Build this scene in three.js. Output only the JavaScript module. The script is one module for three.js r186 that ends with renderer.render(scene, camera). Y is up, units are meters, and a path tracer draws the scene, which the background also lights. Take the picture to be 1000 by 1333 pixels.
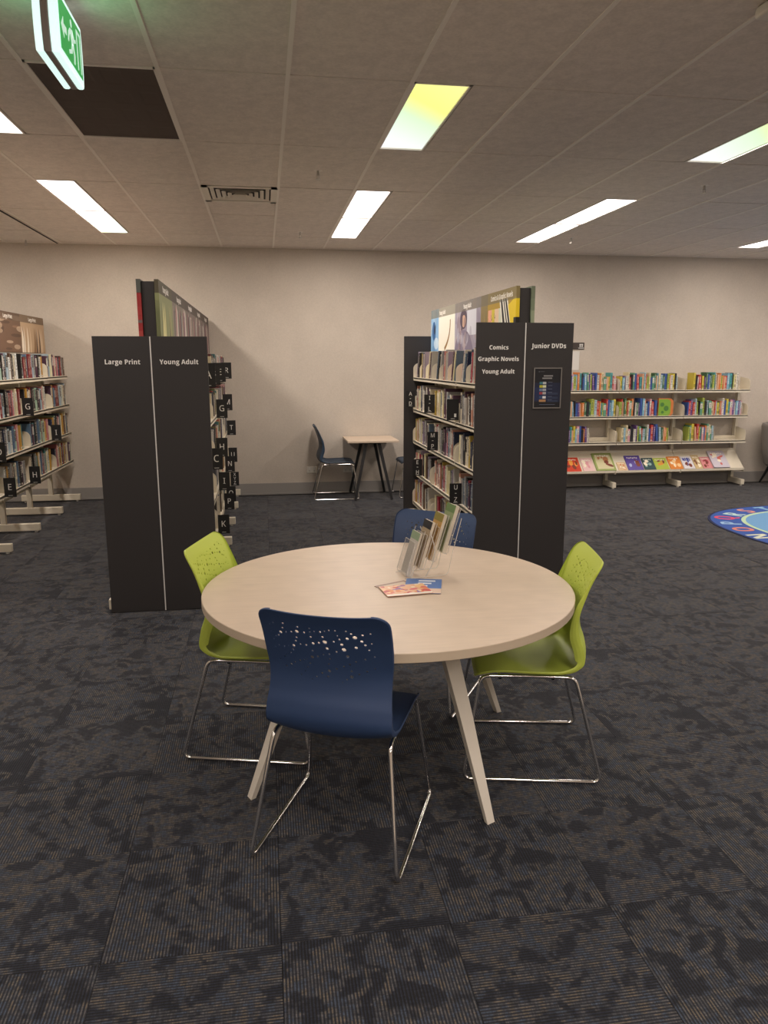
import * as THREE from 'three';
import { RectAreaLightUniformsLib } from 'three/addons/lights/RectAreaLightUniformsLib.js';
import { RoundedBoxGeometry } from 'three/addons/geometries/RoundedBoxGeometry.js';
import { TextGeometry } from 'three/addons/geometries/TextGeometry.js';
import { FontLoader } from 'three/addons/loaders/FontLoader.js';
import { mergeGeometries } from 'three/addons/utils/BufferGeometryUtils.js';

// ------------------------------------------------------------------ camera, light, exposure
const scene = new THREE.Scene();
scene.background = new THREE.Color(0x000000);
const camera = new THREE.PerspectiveCamera(THREE.MathUtils.radToDeg(2 * Math.atan(666.5 / 986.9)), 1000 / 1333, 0.05, 60);
camera.position.set(0, 1.66, 0);
camera.rotation.set(-0.19641, -0.15475, -0.0005, 'YXZ');
const renderer = new THREE.WebGLRenderer({ antialias: true });
renderer.toneMapping = THREE.LinearToneMapping;
renderer.toneMappingExposure = 2.4;
renderer.shadowMap.enabled = true;
RectAreaLightUniformsLib.init();
const LAMP = { color: 0xfff0e3, power: 9.0, glow: 1.6 };   // troffer light: colour, radiance, visible glow of the diffuser

// ------------------------------------------------------------------ helpers
let seed = 20240611;
const rnd = () => { seed = (seed + 0x6d2b79f5) | 0; let t = Math.imul(seed ^ (seed >>> 15), 1 | seed); t = (t + Math.imul(t ^ (t >>> 7), 61 | t)) ^ t; return ((t ^ (t >>> 14)) >>> 0) / 4294967296; };
const rr = (a, b) => a + (b - a) * rnd();
const pick = (a) => a[Math.floor(rnd() * a.length) % a.length];
const font = await new FontLoader().loadAsync('fonts/droid/droid_sans_bold.typeface.json');
const fontThin = await new FontLoader().loadAsync('fonts/droid/droid_sans_regular.typeface.json');

const used = new Map();
const numbered = (n) => { const k = used.get(n) ?? 0; used.set(n, k + 1); return k ? n + '_' + String(k).padStart(3, '0') : n; };
const shade = (o) => { o.castShadow = true; o.receiveShadow = true; return o; };
function obj(name, geo, mat, parent) {                      // one named mesh: a part under parent, or top-level
  const m = shade(new THREE.Mesh(geo, mat));
  m.name = parent ? name : numbered(name);
  (parent ?? scene).add(m);
  return m;
}
function thing(name, label, category, [x, y, z] = [0, 0, 0], turn = 0, group) {
  const g = new THREE.Group();
  g.name = numbered(name); g.position.set(x, y, z); g.rotation.y = turn;
  g.userData = { label, category };
  if (group) g.userData.group = group;
  scene.add(g);
  return g;
}
function tag(o, label, category, group) { o.userData.label = label; o.userData.category = category; if (group) o.userData.group = group; return o; }
function structure(o, label) { o.userData.kind = 'structure'; if (label) { o.userData.label = label; o.userData.category = o.name.split('_')[0]; } return o; }
const box = (w, h, d, x = 0, y = 0, z = 0) => new THREE.BoxGeometry(w, h, d).translate(x, y, z);
const rbox = (w, h, d, r, x = 0, y = 0, z = 0) => new RoundedBoxGeometry(w, h, d, 1, r).translate(x, y, z);
const box2 = (x0, x1, y0, y1, z0, z1) => box(x1 - x0, y1 - y0, z1 - z0, (x0 + x1) / 2, (y0 + y1) / 2, (z0 + z1) / 2);
const rbox2 = (x0, x1, y0, y1, z0, z1, r) => rbox(x1 - x0, y1 - y0, z1 - z0, r, (x0 + x1) / 2, (y0 + y1) / 2, (z0 + z1) / 2);
const merge = (list) => mergeGeometries(list.map((g) => (g.index ? g.toNonIndexed() : g)));
const lin = (r, g, b) => new THREE.Color().setRGB(r, g, b);
const std = (color, roughness = 0.6, more = {}) => new THREE.MeshStandardMaterial({ color, roughness, ...more });
function canvasTexture(w, h, draw, srgb = true) {
  const c = document.createElement('canvas'); c.width = w; c.height = h;
  draw(c.getContext('2d'), w, h);
  const t = new THREE.CanvasTexture(c);
  if (srgb) t.colorSpace = THREE.SRGBColorSpace;
  t.wrapS = t.wrapT = THREE.RepeatWrapping;
  return t;
}
function dataTexture(n, f, srgb = true) {                    // f(x, y) -> [r, g, b] in 0..255
  const d = new Uint8ClampedArray(n * n * 4);
  for (let y = 0; y < n; y++) for (let x = 0; x < n; x++) { const c = f(x, y), i = (y * n + x) * 4; d[i] = c[0]; d[i + 1] = c[1]; d[i + 2] = c[2]; d[i + 3] = 255; }
  const t = new THREE.DataTexture(d, n, n);
  t.wrapS = t.wrapT = THREE.RepeatWrapping; t.magFilter = THREE.LinearFilter; t.minFilter = THREE.LinearMipmapLinearFilter; t.generateMipmaps = true;
  if (srgb) t.colorSpace = THREE.SRGBColorSpace;
  t.needsUpdate = true;
  return t;
}
// periodic value noise on an n-cell lattice
function noiseField(cells, s) {
  const g = []; let q = s;
  const r = () => { q = (q * 1664525 + 1013904223) >>> 0; return q / 4294967296; };
  for (let i = 0; i < cells[0] * cells[1]; i++) g.push(r());
  return (u, v) => {
    const x = ((u % 1) + 1) % 1 * cells[0], y = ((v % 1) + 1) % 1 * cells[1], ix = Math.floor(x), iy = Math.floor(y);
    const fx = x - ix, fy = y - iy, sx = fx * fx * (3 - 2 * fx), sy = fy * fy * (3 - 2 * fy);
    const at = (a, b) => g[(a % cells[0]) + (b % cells[1]) * cells[0]];
    return (at(ix, iy) * (1 - sx) + at(ix + 1, iy) * sx) * (1 - sy) + (at(ix, iy + 1) * (1 - sx) + at(ix + 1, iy + 1) * sx) * sy;
  };
}
function text(str, size, f = font, depth = 0.002, segments = 3) {   // centred on the origin, facing +z
  const g = new TextGeometry(str, { font: f, size, depth, curveSegments: segments, bevelEnabled: false });
  g.computeBoundingBox();
  const b = g.boundingBox;
  return g.translate(-(b.min.x + b.max.x) / 2, -(b.min.y + b.max.y) / 2, 0);
}

// ------------------------------------------------------------------ materials
const fineNoise = noiseField([128, 128], 7), coarse = noiseField([9, 9], 3), mid = noiseField([31, 31], 5);
const plasterBump = dataTexture(512, (x, y) => { const v = 128 + 90 * (fineNoise(x / 512, y / 512) - 0.5) + 60 * (mid(x / 512, y / 512) - 0.5); return [v, v, v]; }, false);
const wallMap = dataTexture(512, (x, y) => { const k = 0.975 + 0.03 * (coarse(x / 512, y / 512) - 0.5) + 0.035 * (fineNoise(x / 512, y / 512) - 0.5); return [255 * k, 255 * k, 254 * k]; });
const tileMap = dataTexture(512, (x, y) => { const f = fineNoise(x / 512, y / 512), g = fineNoise(x / 512 + 0.37, y / 512 * 1 + 0.11); const k = 0.965 + 0.05 * (mid(x / 512, y / 512) - 0.5) + 0.05 * (f - 0.5); return [255 * k, 255 * k, 255 * k]; });
const M = {
  wall: std(lin(0.60, 0.535, 0.465), 0.85, { map: wallMap, bumpMap: plasterBump, bumpScale: 0.0012 }),
  skirt: std(lin(0.30, 0.285, 0.27), 0.55),
  ceilingBase: std(lin(0.22, 0.20, 0.18), 0.95),
  tile: std(lin(0.88, 0.81, 0.75), 0.95, { map: tileMap, bumpMap: plasterBump, bumpScale: 0.001 }),
  bar: std(lin(0.93, 0.88, 0.82), 0.5),
  grille: std(lin(0.10, 0.075, 0.066), 0.8),
  vent: std(lin(0.80, 0.76, 0.68), 0.5),
  ventDark: std(lin(0.03, 0.028, 0.026), 0.9),
  carpetBase: std(lin(0.012, 0.012, 0.014), 1),
  cream: std(lin(0.74, 0.68, 0.55), 0.42),
  black: std(lin(0.031, 0.028, 0.029), 0.6),
  tagBlack: std(lin(0.012, 0.012, 0.013), 0.5),
  white: std(lin(0.86, 0.85, 0.82), 0.5),
  lettering: std(lin(0.93, 0.92, 0.90), 0.5),
  strip: std(lin(0.80, 0.79, 0.77), 0.4),
  blue: std(lin(0.030, 0.062, 0.155), 0.48),
  green: std(lin(0.55, 0.67, 0.10), 0.45),
  slateBlue: std(lin(0.028, 0.055, 0.095), 0.48),
  chrome: std(lin(0.78, 0.78, 0.78), 0.09, { metalness: 1 }),
  legWhite: std(lin(0.80, 0.75, 0.66), 0.35),
  blackMetal: std(lin(0.018, 0.018, 0.02), 0.4),
  rubber: std(lin(0.02, 0.02, 0.02), 0.7),
  acrylic: new THREE.MeshPhysicalMaterial({ color: 0xffffff, roughness: 0.05, transmission: 1, thickness: 0, ior: 1.49 }),
  pages: std(lin(0.66, 0.60, 0.48), 0.9),
  plastic: std(lin(0.80, 0.77, 0.70), 0.4),
  steel: std(lin(0.5, 0.48, 0.45), 0.3, { metalness: 0.9 }),
  fabric: std(lin(0.22, 0.20, 0.18), 0.95, { bumpMap: plasterBump, bumpScale: 0.002 }),
};
// pale limed laminate of the table tops
const woodNoise = noiseField([6, 170], 23), woodFine = noiseField([24, 300], 29);
const laminate = dataTexture(1024, (x, y) => {
  const u = x / 1024, v = y / 1024, k = 0.965 + 0.018 * (woodNoise(u, v) - 0.5) + 0.025 * (woodFine(u, v) - 0.5) + 0.03 * (mid(u, v) - 0.5);
  return [255 * k, 252 * k, 247 * k];
});
M.table = std(lin(0.67, 0.56, 0.455), 0.42, { map: laminate });
M.tableEdge = std(lin(0.60, 0.50, 0.38), 0.45);

// ------------------------------------------------------------------ room shell
const H = 2.99, ZB = -9.608, XL = -4.6, XR = 9.0, ZF = 3.0;
function uvMetres(geo, s = 1) {                              // box-style uv in metres
  const p = geo.attributes.position, n = geo.attributes.normal, uv = geo.attributes.uv;
  for (let i = 0; i < p.count; i++) {
    const ax = Math.abs(n.getX(i)), ay = Math.abs(n.getY(i)), az = Math.abs(n.getZ(i));
    if (ay >= ax && ay >= az) uv.setXY(i, p.getX(i) / s, p.getZ(i) / s);
    else if (ax >= az) uv.setXY(i, p.getZ(i) / s, p.getY(i) / s);
    else uv.setXY(i, p.getX(i) / s, p.getY(i) / s);
  }
  return geo;
}
const wall = (name, g, label) => structure(obj(name, uvMetres(g, 1.3), M.wall), label);
wall('wall_back', box2(XL - 0.2, XR + 0.2, -0.05, 3.3, ZB - 0.2, ZB), 'cream painted plaster wall behind the shelving');
wall('wall_left', box2(XL - 0.2, XL, -0.05, 3.3, ZB, ZF), 'cream painted side wall beyond the large print rack');
wall('wall_right', box2(XR, XR + 0.2, -0.05, 3.3, ZB, ZF), 'cream painted side wall beyond the rug');
wall('wall_front', box2(XL - 0.2, XR + 0.2, -0.05, 3.3, ZF, ZF + 0.2), 'cream painted wall facing the shelving');
const skirt = (name, g, label) => structure(obj(name, g, M.skirt), label);
skirt('baseboard_back', merge([box2(XL, XR, 0, 0.145, ZB, ZB + 0.012), box2(XL, XR, 0.0, 0.02, ZB, ZB + 0.022)]), 'grey vinyl skirting along the wall behind the shelving');

// floor: a slab carrying quarter-turned carpet tiles
const floor = structure(obj('floor', box2(XL - 0.2, XR + 0.2, -0.2, -0.006, ZB - 0.2, ZF + 0.2), M.carpetBase), 'dark quarter-turned carpet tiles in charcoal, navy and ochre');
function carpetTexture(s) {
  const N = 1024, ribs = 54, blob = noiseField([7, 6], s), blob2 = noiseField([15, 11], s + 1), blob3 = noiseField([54, 40], s + 7), warp = noiseField([6, 6], s + 9), yarn = noiseField([54, 170], s + 2), hue = noiseField([54, 30], s + 3), fleck = noiseField([512, 340], s + 4);
  const smooth = THREE.MathUtils.smoothstep;
  const col = dataTexture(N, (x, y) => {
    const u = x / N, v = y / N, rib = Math.floor(u * ribs), w = Math.abs((u * ribs) % 1 - 0.5) * 2;     // 0 at the middle of a rib
    const ur = (rib + 0.5) / ribs, wv = v + 0.10 * (warp(ur, v) - 0.5), wu = ur + 0.16 * (warp(v, ur) - 0.5), b = 0.42 * blob(wu, wv) + 0.40 * blob2(wu, wv) + 0.18 * blob3(ur, v), pale = smooth(b, 0.365, 0.475);
    const y1 = yarn((rib + 0.5) / ribs, v), h = hue((rib + 0.5) / ribs, v), f = fleck(u, v);
    let c = [84, 84, 86];
    if (h > 0.66) c = [118, 107, 92]; else if (h < 0.36) c = [78, 88, 102]; else if (h > 0.52) c = [104, 101, 98];
    const d = [45, 49, 61], groove = [36, 37, 42], k = (0.80 + 0.4 * y1) * (0.78 + 0.44 * f), line = 1 - smooth(w, 0.30, 0.62);
    return [0, 1, 2].map((i) => Math.min(255, ((d[i] + (c[i] - d[i]) * pale) * line + groove[i] * (0.8 + 0.5 * pale) * (1 - line)) * k));
  });
  const bump = dataTexture(N, (x, y) => { const u = x / N, w = Math.abs((u * ribs) % 1 - 0.5) * 2; const k = 255 * (1 - w * w) * (0.7 + 0.3 * fleck(u, y / N)); return [k, k, k]; }, false);
  return new THREE.MeshPhysicalMaterial({ color: lin(0.61, 0.635, 0.69), roughness: 0.97, map: col, bumpMap: bump, bumpScale: 0.0011, sheen: 1, sheenRoughness: 0.5, sheenColor: lin(0.46, 0.455, 0.45) });
}
const carpets = [101, 211, 307, 401].map(carpetTexture);
{
  const T = 0.505, g = [];
  for (let v = 0; v < 2; v++) {
    const a = new THREE.BoxGeometry(T - 0.0015, 0.006, T - 0.0015).translate(0, -0.003, 0);
    const uv = a.attributes.uv;
    if (v) for (let i = 0; i < uv.count; i++) uv.setXY(i, uv.getY(i), 1 - uv.getX(i));
    g.push(a);
  }
  obj('added_bounce_vinyl', box2(XL, XR, -0.006, 0.001, 0.6, ZF), std(lin(0.66, 0.59, 0.50), 0.5), floor).userData.label = 'added unseen pale vinyl floor that bounces light to the ceiling';  // added out of view so its pale colour bounces light onto the ceiling
  const far = [];
  let n = 0;
  const cells = [];
  for (let i = -14; i < 22; i++) for (let k = -14; k < 17; k++) {
    const x = (i + 0.5) * T, z = -1.94 + 0.0 - (k + 0.5) * T;
    if (x - T / 2 < XL || x + T / 2 > XR || z - T / 2 < ZB - 0.1 || z + T / 2 > 0.6) continue;
    // is it in (or just beside) the view?
    const c = Math.cos(0.15475), s = Math.sin(0.15475), d = -(z * c - x * s), l = x * c + z * s;
    const seen = d > 1.0 && Math.abs(l) < d * 0.60 + 0.5;
    cells.push({ i, k, x, z, d: seen ? d : 99 + Math.abs(d) });
  }
  cells.sort((a, b) => a.d - b.d);
  for (const c of cells) {
    const turn = ((c.i + c.k + 1) % 2 + 2) % 2, variant = ((c.i * 7 + c.k * 13 + ((c.i * c.k) % 5)) % 4 + 4) % 4;
    if (n < 290 && c.d < 50) {
      const t = obj('carpet_tile', g[turn], carpets[variant], floor);
      t.position.set(c.x, 0, c.z); t.rotation.y = (variant % 2) * Math.PI; n++;
    } else far.push(g[turn].clone().translate(c.x, 0, c.z));
  }
  const rest = obj('carpet_tiles', merge(far), carpets[0], floor);
  rest.userData.kind = 'stuff';
}

// ceiling: slab, tiles, runners, lights
const ceiling = structure(obj('ceiling', box2(XL - 0.2, XR + 0.2, H + 0.012, H + 0.2, ZB - 0.2, ZF + 0.2), M.ceilingBase), 'suspended ceiling of pale mineral tiles');
const CX = (c) => 0.156 + 0.6 * c, CZ = (r) => -(3.95 + 1.2 * r);
const LIGHTS = [];                                           // [x centre, z near, z far, kind]
for (const x of [-1.505, 0.912, 3.02, 5.77]) {
  LIGHTS.push([x, -3.955, -5.145], [x, -6.355, -7.545], [x, -7.555, -8.745]);
}
for (const x of [-3.92, 8.18]) LIGHTS.push([x, -3.955, -5.145], [x, -6.355, -7.545], [x, -7.555, -8.745]);  // unseen side columns of lamps, added out of frame for the room light
for (const x of [-1.505, 0.912, 3.02, 5.77]) LIGHTS.push([x, -0.365, -1.555], [x, 2.035, 0.845]);  // unseen lamp rows added behind the camera to bring in more light
const HOLES = [...LIGHTS.map(([x, a, b]) => [x - 0.148, x + 0.148, b, a]), [-1.038, -0.450, -5.145, -3.955], [-0.438, 0.150, -6.95, -6.355]];
{
  const gap = 0.012, cache = new Map();
  const piece = (x0, x1, z0, z1, parent) => {
    const w = +(x1 - x0).toFixed(4), d = +(z1 - z0).toFixed(4);
    if (w < 0.03 || d < 0.03) return;
    const key = w + '/' + d;
    if (!cache.has(key)) cache.set(key, uvMetres(new THREE.BoxGeometry(w - gap, 0.016, d - gap), 1.2));
    const m = obj('ceiling_tile', cache.get(key), M.tile, parent);
    m.position.set((x0 + x1) / 2, H + 0.008 + rr(0, 0.0015), (z0 + z1) / 2);
  };
  for (let c = -11; c < 17; c++) for (let r = -8; r < 5; r++) {
    const x0 = Math.max(XL, CX(c)), x1 = Math.min(XR, CX(c + 1)), z1 = Math.min(ZF, CZ(r)), z0 = Math.max(ZB, CZ(r + 1));
    if (x1 - x0 < 0.05 || z1 - z0 < 0.05) continue;
    if ((r < -2 || c < -7 || c > 13) ) continue;
    const h = HOLES.filter(([a, b, e, f]) => a < x1 - 0.02 && b > x0 + 0.02 && e < z1 - 0.02 && f > z0 + 0.02)[0];
    if (!h) { piece(x0, x1, z0, z1, ceiling); continue; }
    piece(x0, h[0], z0, z1, ceiling); piece(h[1], x1, z0, z1, ceiling);
    piece(Math.max(x0, h[0]), Math.min(x1, h[1]), z0, h[2], ceiling);
  }
  // outside the view the same tiles as one joined part
  const rest = [];
  for (let c = -11; c < 17; c++) for (let r = -8; r < 5; r++) {
    if (!(r < -2 || c < -7 || c > 13)) continue;
    const x0 = Math.max(XL, CX(c)), x1 = Math.min(XR, CX(c + 1)), z1 = Math.min(ZF, CZ(r)), z0 = Math.max(ZB, CZ(r + 1));
    if (x1 - x0 < 0.05 || z1 - z0 < 0.05) continue;
    const h = HOLES.filter(([a, b, e, f]) => a < x1 - 0.02 && b > x0 + 0.02 && e < z1 - 0.02 && f > z0 + 0.02)[0];
    const add = (a, b, e, f) => { if (b - a > 0.03 && f - e > 0.03) rest.push(box2(a + 0.002, b - 0.002, H, H + 0.016, e + 0.002, f - 0.002)); };
    if (!h) add(x0, x1, z0, z1); else { add(x0, h[0], z0, z1); add(h[1], x1, z0, z1); add(Math.max(x0, h[0]), Math.min(x1, h[1]), z0, h[2]); }
  }
  const ro = obj('ceiling_tiles', merge(rest), M.tile, ceiling); ro.userData.kind = 'stuff';
  // main runners along z and thin cross tees
  for (let c = -11; c < 17; c++) {
    const x = CX(c + 1); if (x < XL || x > XR) continue;
    obj('runner', box2(x - 0.0105, x + 0.0105, H - 0.004, H + 0.012, ZB, ZF), M.bar, ceiling);
  }
  obj('wall_angle', box2(XL, XR, H - 0.003, H + 0.012, ZB, ZB + 0.02), M.bar, ceiling);
  obj('control_joint', box2(-2.305, -2.285, H - 0.0045, H - 0.002, ZB, ZF), M.ventDark, ceiling).userData.label = 'dark control joint between two ceiling fields';
}

// ceiling lights
const paintedGlowTint = (stops) => canvasTexture(64, 128, (c, w, h) => { const g = c.createLinearGradient(0, h, w, 0); stops.forEach(([p, k]) => g.addColorStop(p, k)); c.fillStyle = g; c.fillRect(0, 0, w, h); });  // camera colour cast, painted as a gradient into the diffuser glow
const glowMats = {
  plain: std(0x111111, 0.6, { emissive: 0xfff6f2, emissiveIntensity: LAMP.glow }),
  mint: std(0x111111, 0.6, { emissive: 0xffffff, emissiveMap: paintedGlowTint([[0, '#eaffd8'], [0.55, '#f2fff0'], [1, '#fff6fb']]), emissiveIntensity: LAMP.glow }),
  lemon: std(0x111111, 0.6, { emissive: 0xffffff, emissiveMap: paintedGlowTint([[0, '#fffafe'], [0.25, '#f0fbf0'], [0.5, '#deffd0'], [0.68, '#fbff8c'], [1, '#fff7a0']]), emissiveIntensity: 0.45 }),
};
LIGHTS.forEach(([x, a, b], i) => {
  const cz = (a + b) / 2, L = a - b, W = 0.29;
  const names = { '-1.505': 'column above the Large Print panel', 0.912: 'column between the black end panels', 3.02: 'column above the Junior DVDs panel', 5.77: 'column above the alphabet rug', '-3.92': 'added unseen column beyond the large print rack', 8.18: 'added unseen column past the rug' };
  const row = a > 0 ? 'added unseen behind the camera, far row' : a > -3 ? 'added unseen behind the camera, first row' : a > -5 ? 'single panel' : a > -7 ? 'pair half away from wall' : 'pair half beside wall';
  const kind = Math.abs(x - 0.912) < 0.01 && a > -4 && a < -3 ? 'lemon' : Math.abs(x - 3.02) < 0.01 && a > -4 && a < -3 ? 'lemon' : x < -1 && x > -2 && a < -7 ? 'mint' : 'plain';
  const t = thing('ceiling_light', 'recessed ceiling light, ' + row + ', ' + names[String(x)], 'ceiling light', [x, H, cz], 0, 'recessed ceiling lights');
  const fr = 0.011;
  obj('frame', merge([box(W, 0.02, fr, 0, 0.008, L / 2 - fr / 2), box(W, 0.02, fr, 0, 0.008, -L / 2 + fr / 2), box(fr, 0.02, L, -W / 2 + fr / 2, 0.008, 0), box(fr, 0.02, L, W / 2 - fr / 2, 0.008, 0)]), M.bar, t);
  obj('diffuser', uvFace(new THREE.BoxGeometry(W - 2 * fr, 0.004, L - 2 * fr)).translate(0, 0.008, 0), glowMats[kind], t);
  const l = new THREE.RectAreaLight(LAMP.color, LAMP.power, W - 2 * fr, L - 2 * fr);
  l.position.set(0, -0.003, 0); l.rotation.x = -Math.PI / 2; l.name = 'lamp'; l.castShadow = true;
  t.add(l);
});
function uvFace(g) {                                         // plan uv for the flat diffuser
  const p = g.attributes.position, uv = g.attributes.uv; g.computeBoundingBox();
  const b = g.boundingBox;
  for (let i = 0; i < p.count; i++) uv.setXY(i, (p.getX(i) - b.min.x) / (b.max.x - b.min.x), (p.getZ(i) - b.min.z) / (b.max.z - b.min.z));
  return g;
}

// return air grille, diffuser vent, sprinklers, exit sign, projector mount
{
  const t = thing('return_air_grille', 'dark brown square mesh return air grille in the ceiling', 'grille', [-0.744, H, -4.55]);
  const w = 0.588, d = 1.19, f = 0.014;
  obj('frame', merge([box(w, 0.014, f, 0, 0.003, d / 2 - f / 2), box(w, 0.014, f, 0, 0.003, -d / 2 + f / 2), box(f, 0.014, d, -w / 2 + f / 2, 0.003, 0), box(f, 0.014, d, w / 2 - f / 2, 0.003, 0)]), M.bar, t);
  obj('mesh_panel', box(w - 2 * f, 0.006, d - 2 * f, 0, 0.006, 0), std(lin(0.095, 0.07, 0.06), 0.8, { bumpMap: canvasTexture(64, 64, (c) => { c.fillStyle = '#fff'; c.fillRect(0, 0, 64, 64); c.fillStyle = '#000'; for (let i = 0; i < 4; i++) for (let k = 0; k < 4; k++) c.fillRect(i * 16 + 3, k * 16 + 3, 10, 10); }, false), bumpScale: 0.002 }), t);
  const v = thing('ceiling_vent', 'square white four-way louvred air diffuser in the ceiling', 'air vent', [-0.144, H, -6.652]);
  const s = 0.294;
  obj('backing', box(2 * s - 0.03, 0.004, 2 * s - 0.03, 0, 0.010, 0), M.ventDark, v);
  obj('frame', merge([box(2 * s, 0.012, 0.05, 0, 0, s - 0.025), box(2 * s, 0.012, 0.05, 0, 0, -s + 0.025), box(0.05, 0.012, 2 * s, -s + 0.025, 0, 0), box(0.05, 0.012, 2 * s, s - 0.025, 0, 0)]), M.vent, v);
  const ring = (r0, r1, y0, y1) => {                          // a square frustum skin with thickness
    const g = new THREE.LatheGeometry([[r1 * 1.4142, y1], [r0 * 1.4142, y0], [(r0 - 0.004) * 1.4142, y0], [(r1 - 0.004) * 1.4142, y1], [r1 * 1.4142, y1]].map(([a, b]) => new THREE.Vector2(a, b)), 4, Math.PI / 4).toNonIndexed();
    g.computeVertexNormals(); return g;
  };
  for (let i = 0; i < 5; i++) { const r0 = 0.232 - i * 0.044; obj('louvre', ring(r0, r0 - 0.030, -0.002 - i * 0.003, 0.010), M.vent, v); }
  const sprinkler = (x, z, label) => {
    const t = thing('fire_sprinkler', label, 'sprinkler', [x, H, z], 0, 'ceiling sprinklers');
    obj('escutcheon', new THREE.LatheGeometry([[0, -0.002], [0.03, -0.001], [0.034, 0.004]].map(([a, b]) => new THREE.Vector2(a, b)), 20), M.bar, t);
    obj('body', merge([new THREE.CylinderGeometry(0.008, 0.010, 0.03, 10).translate(0, -0.015, 0), box(0.004, 0.028, 0.006, -0.010, -0.042, 0), box(0.004, 0.028, 0.006, 0.010, -0.042, 0), new THREE.CylinderGeometry(0.003, 0.003, 0.03, 8).translate(0, -0.042, 0), box(0.024, 0.004, 0.006, 0, -0.030, 0)]), M.steel, t);
    obj('deflector', new THREE.CylinderGeometry(0.019, 0.019, 0.002, 12).translate(0, -0.058, 0), M.steel, t);
  };
  sprinkler(0.425, -5.77, 'pendant fire sprinkler on the ceiling beside the air vent');
  sprinkler(0.424, -8.42, 'pendant fire sprinkler on the ceiling above the study table');
  sprinkler(3.41, -5.78, 'pendant fire sprinkler on the ceiling between the Junior DVDs panel and the rug');
  sprinkler(3.39, -8.35, 'pendant fire sprinkler on the ceiling near the junior wall shelving');
  sprinkler(-2.58, -9.40, 'pendant fire sprinkler on the ceiling over the large print rack');
}
{
  // exit sign: white lightbox with barrel sides, grey spine band and green pictogram faces
  const t = thing('exit_sign', 'glowing green and white hanging emergency exit sign', 'exit sign', [-0.705, 2.72, -3.22]);
  const L = 0.37, Hs = 0.205;
  const outline = (k) => {                                   // side outline in (z, y), bulging ends
    const s = new THREE.Shape(), a = L / 2 * k, b = Hs;
    s.moveTo(-a, 0.0); s.lineTo(a, 0.0); s.bezierCurveTo(a * 1.07, b * 0.3, a * 1.07, b * 0.7, a, b); s.lineTo(-a, b); s.bezierCurveTo(-a * 1.07, b * 0.7, -a * 1.07, b * 0.3, -a, 0.0);
    return s;
  };
  const slab = (k, d, x) => new THREE.ExtrudeGeometry(outline(k), { depth: d, bevelEnabled: true, bevelThickness: 0.008, bevelSize: 0.008, bevelSegments: 2, curveSegments: 8 }).translate(0, 0, -d / 2).rotateY(Math.PI / 2).translate(x, 0, 0);
  const signGlow = std(lin(0.75, 0.8, 0.78), 0.4, { emissive: lin(0.66, 0.92, 0.86), emissiveIntensity: 0.42 });
  const greenGlow = std(lin(0.02, 0.25, 0.06), 0.3, { emissive: lin(0.03, 0.34, 0.07), emissiveIntensity: 0.34 });
  const manGlow = std(lin(0.7, 0.75, 0.7), 0.3, { emissive: lin(0.6, 0.85, 0.72), emissiveIntensity: 0.30 });
  for (const s of [-1, 1]) {
    const d = obj('diffuser', slab(0.985, 0.012, s * 0.026), signGlow, t);
    d.userData.label = 'glowing white diffuser';
    const f = obj('face', new THREE.BoxGeometry(0.002, Hs * 0.84, L * 0.88).translate(s * 0.0412, Hs * 0.5, 0), greenGlow, t);
    // running figure, arrow and door
    const P = (pts) => { const h = new THREE.Shape(); pts.forEach(([a, b], i) => (i ? h.lineTo(a, b) : h.moveTo(a, b))); return new THREE.ExtrudeGeometry(h, { depth: 0.001, bevelEnabled: false }); };
    const fig = [
      new THREE.CircleGeometry(0.014, 14).translate(0.006, 0.158, 0.0005),
      P([[-0.02, 0.135], [0.02, 0.14], [0.03, 0.09], [0.0, 0.085]]),
      P([[-0.02, 0.135], [-0.045, 0.115], [-0.055, 0.085], [-0.045, 0.08], [-0.033, 0.105], [-0.015, 0.118]]),
      P([[0.018, 0.14], [0.045, 0.118], [0.065, 0.125], [0.065, 0.113], [0.043, 0.104], [0.02, 0.118]]),
      P([[0.01, 0.09], [0.03, 0.09], [0.045, 0.06], [0.035, 0.028], [0.022, 0.03], [0.028, 0.058]]),
      P([[0.0, 0.09], [0.015, 0.09], [0.0, 0.055], [-0.045, 0.04], [-0.05, 0.052], [-0.012, 0.066]]),
      P([[0.085, 0.03], [0.085, 0.17], [0.145, 0.17], [0.145, 0.03], [0.135, 0.03], [0.135, 0.16], [0.095, 0.16], [0.095, 0.03]]),
      P([[-0.15, 0.10], [-0.115, 0.135], [-0.115, 0.112], [-0.075, 0.112], [-0.075, 0.088], [-0.115, 0.088], [-0.115, 0.065]]),
    ];
    const g = merge(fig.map((q) => q)).rotateY(s * Math.PI / 2).translate(s * 0.0424, 0, 0);
    obj('pictogram', g, manGlow, f);
  }
  obj('spine_band', slab(1.0, 0.012, 0), std(lin(0.30, 0.26, 0.24), 0.5), t);
  obj('mount', merge([box(0.06, 0.02, 0.22, 0, 0.222, 0), box(0.03, 0.05, 0.06, 0, 0.245, 0)]), M.plastic, t);
  for (const s of [-1, 1]) {
    const l = new THREE.RectAreaLight(0x8fffb0, 0.7, L * 0.9, Hs * 0.85);
    l.position.set(s * 0.05, Hs / 2, 0); l.rotation.y = s > 0 ? -Math.PI / 2 : Math.PI / 2; l.name = 'sign_lamp'; l.castShadow = true;
    t.add(l);
  }
}
{
  const t = thing('ceiling_access_point', 'small white ceiling box above the round table', 'ceiling box', [2.07, H, -2.82]);
  obj('housing', rbox(0.34, 0.045, 0.30, 0.014, 0, -0.026, 0), M.plastic, t);
  obj('mount_plate', box(0.26, 0.008, 0.22, 0, -0.002, 0), M.plastic, t);
}

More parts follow.
